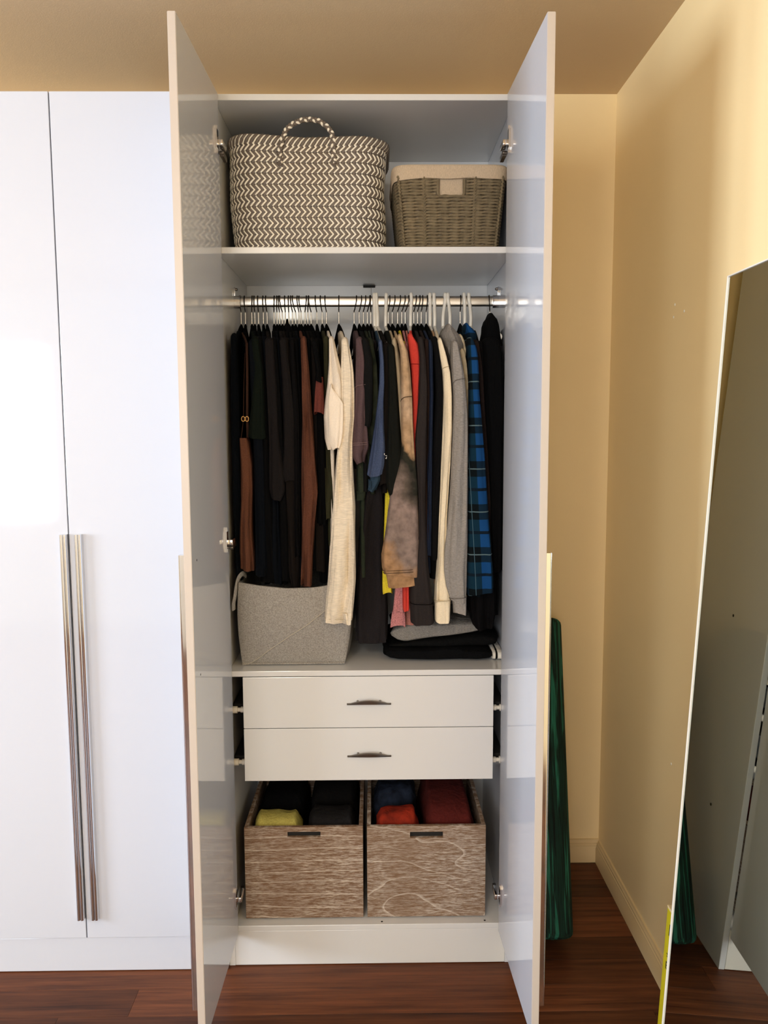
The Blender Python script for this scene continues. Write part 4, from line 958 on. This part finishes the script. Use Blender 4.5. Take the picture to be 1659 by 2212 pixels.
roll('red orange shirt with dark print at the front left of the right crate', 'shirt', cloth('red_orange_print', (172, 52, 30), (60, 22, 16), vs=14), .012, .150, .045, .15, .430, 35, 'folded_shirt', 3)
roll('navy and blue tie-dyed shirt behind the red orange one', 'shirt', cloth('navy_tie_dye', (11, 12, 16), (36, 43, 58), vs=22), .010, .150, .165, .33, .452, 36, 'folded_shirt')
roll('maroon sweatshirt folded along the right side of the right crate', 'sweatshirt', cloth('maroon_fleece', (84, 30, 26)), .160, .318, .05, .40, .440, 37, 'folded_sweatshirt')

# ------------------------------------------------------------------ foam roller in the gap
def roller():
    m = bpy.data.materials.new('green_marbled_foam'); m.use_nodes = True; nt = m.node_tree; bs = nt.nodes['Principled BSDF']; bs.inputs['Roughness'].default_value = .8; bs.inputs['Specular IOR Level'].default_value = .25
    tc = nt.nodes.new('ShaderNodeTexCoord'); mp = nt.nodes.new('ShaderNodeMapping'); mp.inputs['Scale'].default_value = (26, 26, 1.3); nt.links.new(tc.outputs['Object'], mp.inputs[0])
    n = nt.nodes.new('ShaderNodeTexNoise'); n.inputs['Scale'].default_value = 2.2; n.inputs['Detail'].default_value = 6; n.inputs['Distortion'].default_value = .5; nt.links.new(mp.outputs[0], n.inputs['Vector'])
    r = nt.nodes.new('ShaderNodeValToRGB'); cr = r.color_ramp
    for _ in range(3): cr.elements.new(.5)
    for e, (p_, c_) in zip(cr.elements, [(.38, (7, 14, 12)), (.47, (18, 52, 42)), (.52, (12, 26, 22)), (.60, (40, 112, 92)), (.70, (16, 48, 40))]): e.position = p_; e.color = lin(c_)+(1,)
    nt.links.new(n.outputs['Fac'], r.inputs[0]); nt.links.new(r.outputs[0], bs.inputs['Base Color'])
    bp = nt.nodes.new('ShaderNodeBump'); bp.inputs['Strength'].default_value = .3; bp.inputs['Distance'].default_value = .002; nt.links.new(n.outputs['Fac'], bp.inputs['Height']); nt.links.new(bp.outputs[0], bs.inputs['Normal'])
    r_, H, th = .075, .97, math.radians(25.5)
    yb = Y1-.001-H*sin(th); cy_ = yb-r_*cos(th); cz_ = r_*sin(th)+.004; cx_ = .537
    root = thing('foam_roller', (cx_, cy_, cz_), 'green and black marbled foam roller leaning on the back wall beside the open wardrobe', 'roller')
    mb = MB(); prof = [(.02, .0), (r_-.018, .0), (r_-.008, .003), (r_-.002, .010), (r_, .02)]+[(r_, .02+(H-.04)*k/12) for k in range(1, 12)]+[(r_, H-.02), (r_-.002, H-.010), (r_-.008, H-.003), (r_-.018, H), (.02, H)]
    mb.lathe(prof, (cx_, cy_, cz_), 40)
    o = part('foam_body', mb, m, root, smooth=60)
    root.rotation_euler = (-th, .05, 0)
roller()

# ------------------------------------------------------------------ leaning mirror and level
def mirror():
    W_, H_ = .62, 1.906; a = math.atan2(.095, 1.903)
    root = thing('leaning_mirror', (.7195, -.368, 0), 'tall mirror with a thin white frame leaning on the right wall', 'mirror')
    def put(mb): # local: u along -y, v up the glass, w out of the glass (towards the room)
        mb.v = [(.7195+v*sin(a)-w*cos(a), -.368-u, v*cos(a)+w*sin(a)) for u, v, w in mb.v]; return mb
    mb = MB(); mb.box(.002, W_-.002, .002, H_-.002, -.0075, -.0062, 0); part('backing_board', put(mb), mat('backing', (96, 84, 70), .8), root)
    mb = MB(); mb.box(.004, W_-.004, .004, H_-.004, -.0060, -.0030, 0); part('mirror_glass', put(mb), mat('silvered_glass', (214, 220, 214), .0, metal=1), root)
    for d in ((0, .003, 0, H_), (W_-.003, W_, 0, H_), (.003, W_-.003, 0, .003), (.003, W_-.003, H_-.003, H_)):
        mb = MB(); mb.box(*d, -.008, 0, .0005); part('frame_bar', put(mb), mat('white_metal_frame', (236, 230, 220), .35), root)
mirror()
def level():
    my = mat('yellow_paint_metal', (206, 190, 30), .45, var=.03); root = thing('spirit_level', (.7293, -.35, 0), 'yellow spirit level standing upright behind the mirror edge', 'level')
    x0 = .7293; mb = MB(); mb.box(x0, x0+.026, -.400, -.320, .0015, .372, .0012); part('body', mb, my, root)
    mb = MB(); mb.box(x0-.0006, x0+.0266, -.4005, -.3195, .372, .378, .001); part('end_cap', mb, mat('cream_cap', (226, 206, 160), .5), root)
    mk = MB(); z = .322
    for d in ((-.366, -.343, z+.014, z+.019), (-.366, -.343, z-.010, z-.005), (-.349, -.343, z-.010, z+.019)): mk.box(x0-.0007, x0+.0005, *d, 0)
    part('printed_mark', mk, M_dark, root, label='black square bracket mark')
    mk = MB()
    for k, d in enumerate(((-0.3580, -0.3400, .262, .264), (-0.3580, -0.3420, .256, .258), (-0.3520, -0.3500, .252, .262), (-0.3580, -0.3400, .240, .2425), (-0.3580, -0.3400, .232, .2345), (-0.3580, -0.3400, .224, .2265), (-0.3580, -0.3555, .224, .2425), (-0.3425, -0.3400, .224, .2425), (-0.3540, -0.3520, .208, .216))): mk.box(x0-.0007, x0+.0005, *d, 0)
    part('printed_lettering', mk, M_dark, root, label='small black printed characters')
    root.rotation_euler = (0, math.atan2(.095, 1.903), 0)
level()

# ------------------------------------------------------------------ ceiling lamp behind the viewer
lamp = thing('ceiling_lamp', (LAMP[0], LAMP[1], ZC), 'chrome ceiling lamp fitting above and behind the viewer', 'lamp')
mb = MB(); mb.lathe([(.02, -.05), (.06, -.03), (.07, 0)], (LAMP[0], LAMP[1], ZC), 24); part('ceiling_rose', mb, M_chrome, lamp, smooth=50)
mb = MB(); mb.lathe([(.008, -.14), (.008, -.05)], (LAMP[0], LAMP[1], ZC), 12); part('stem', mb, M_chrome, lamp, smooth=50)
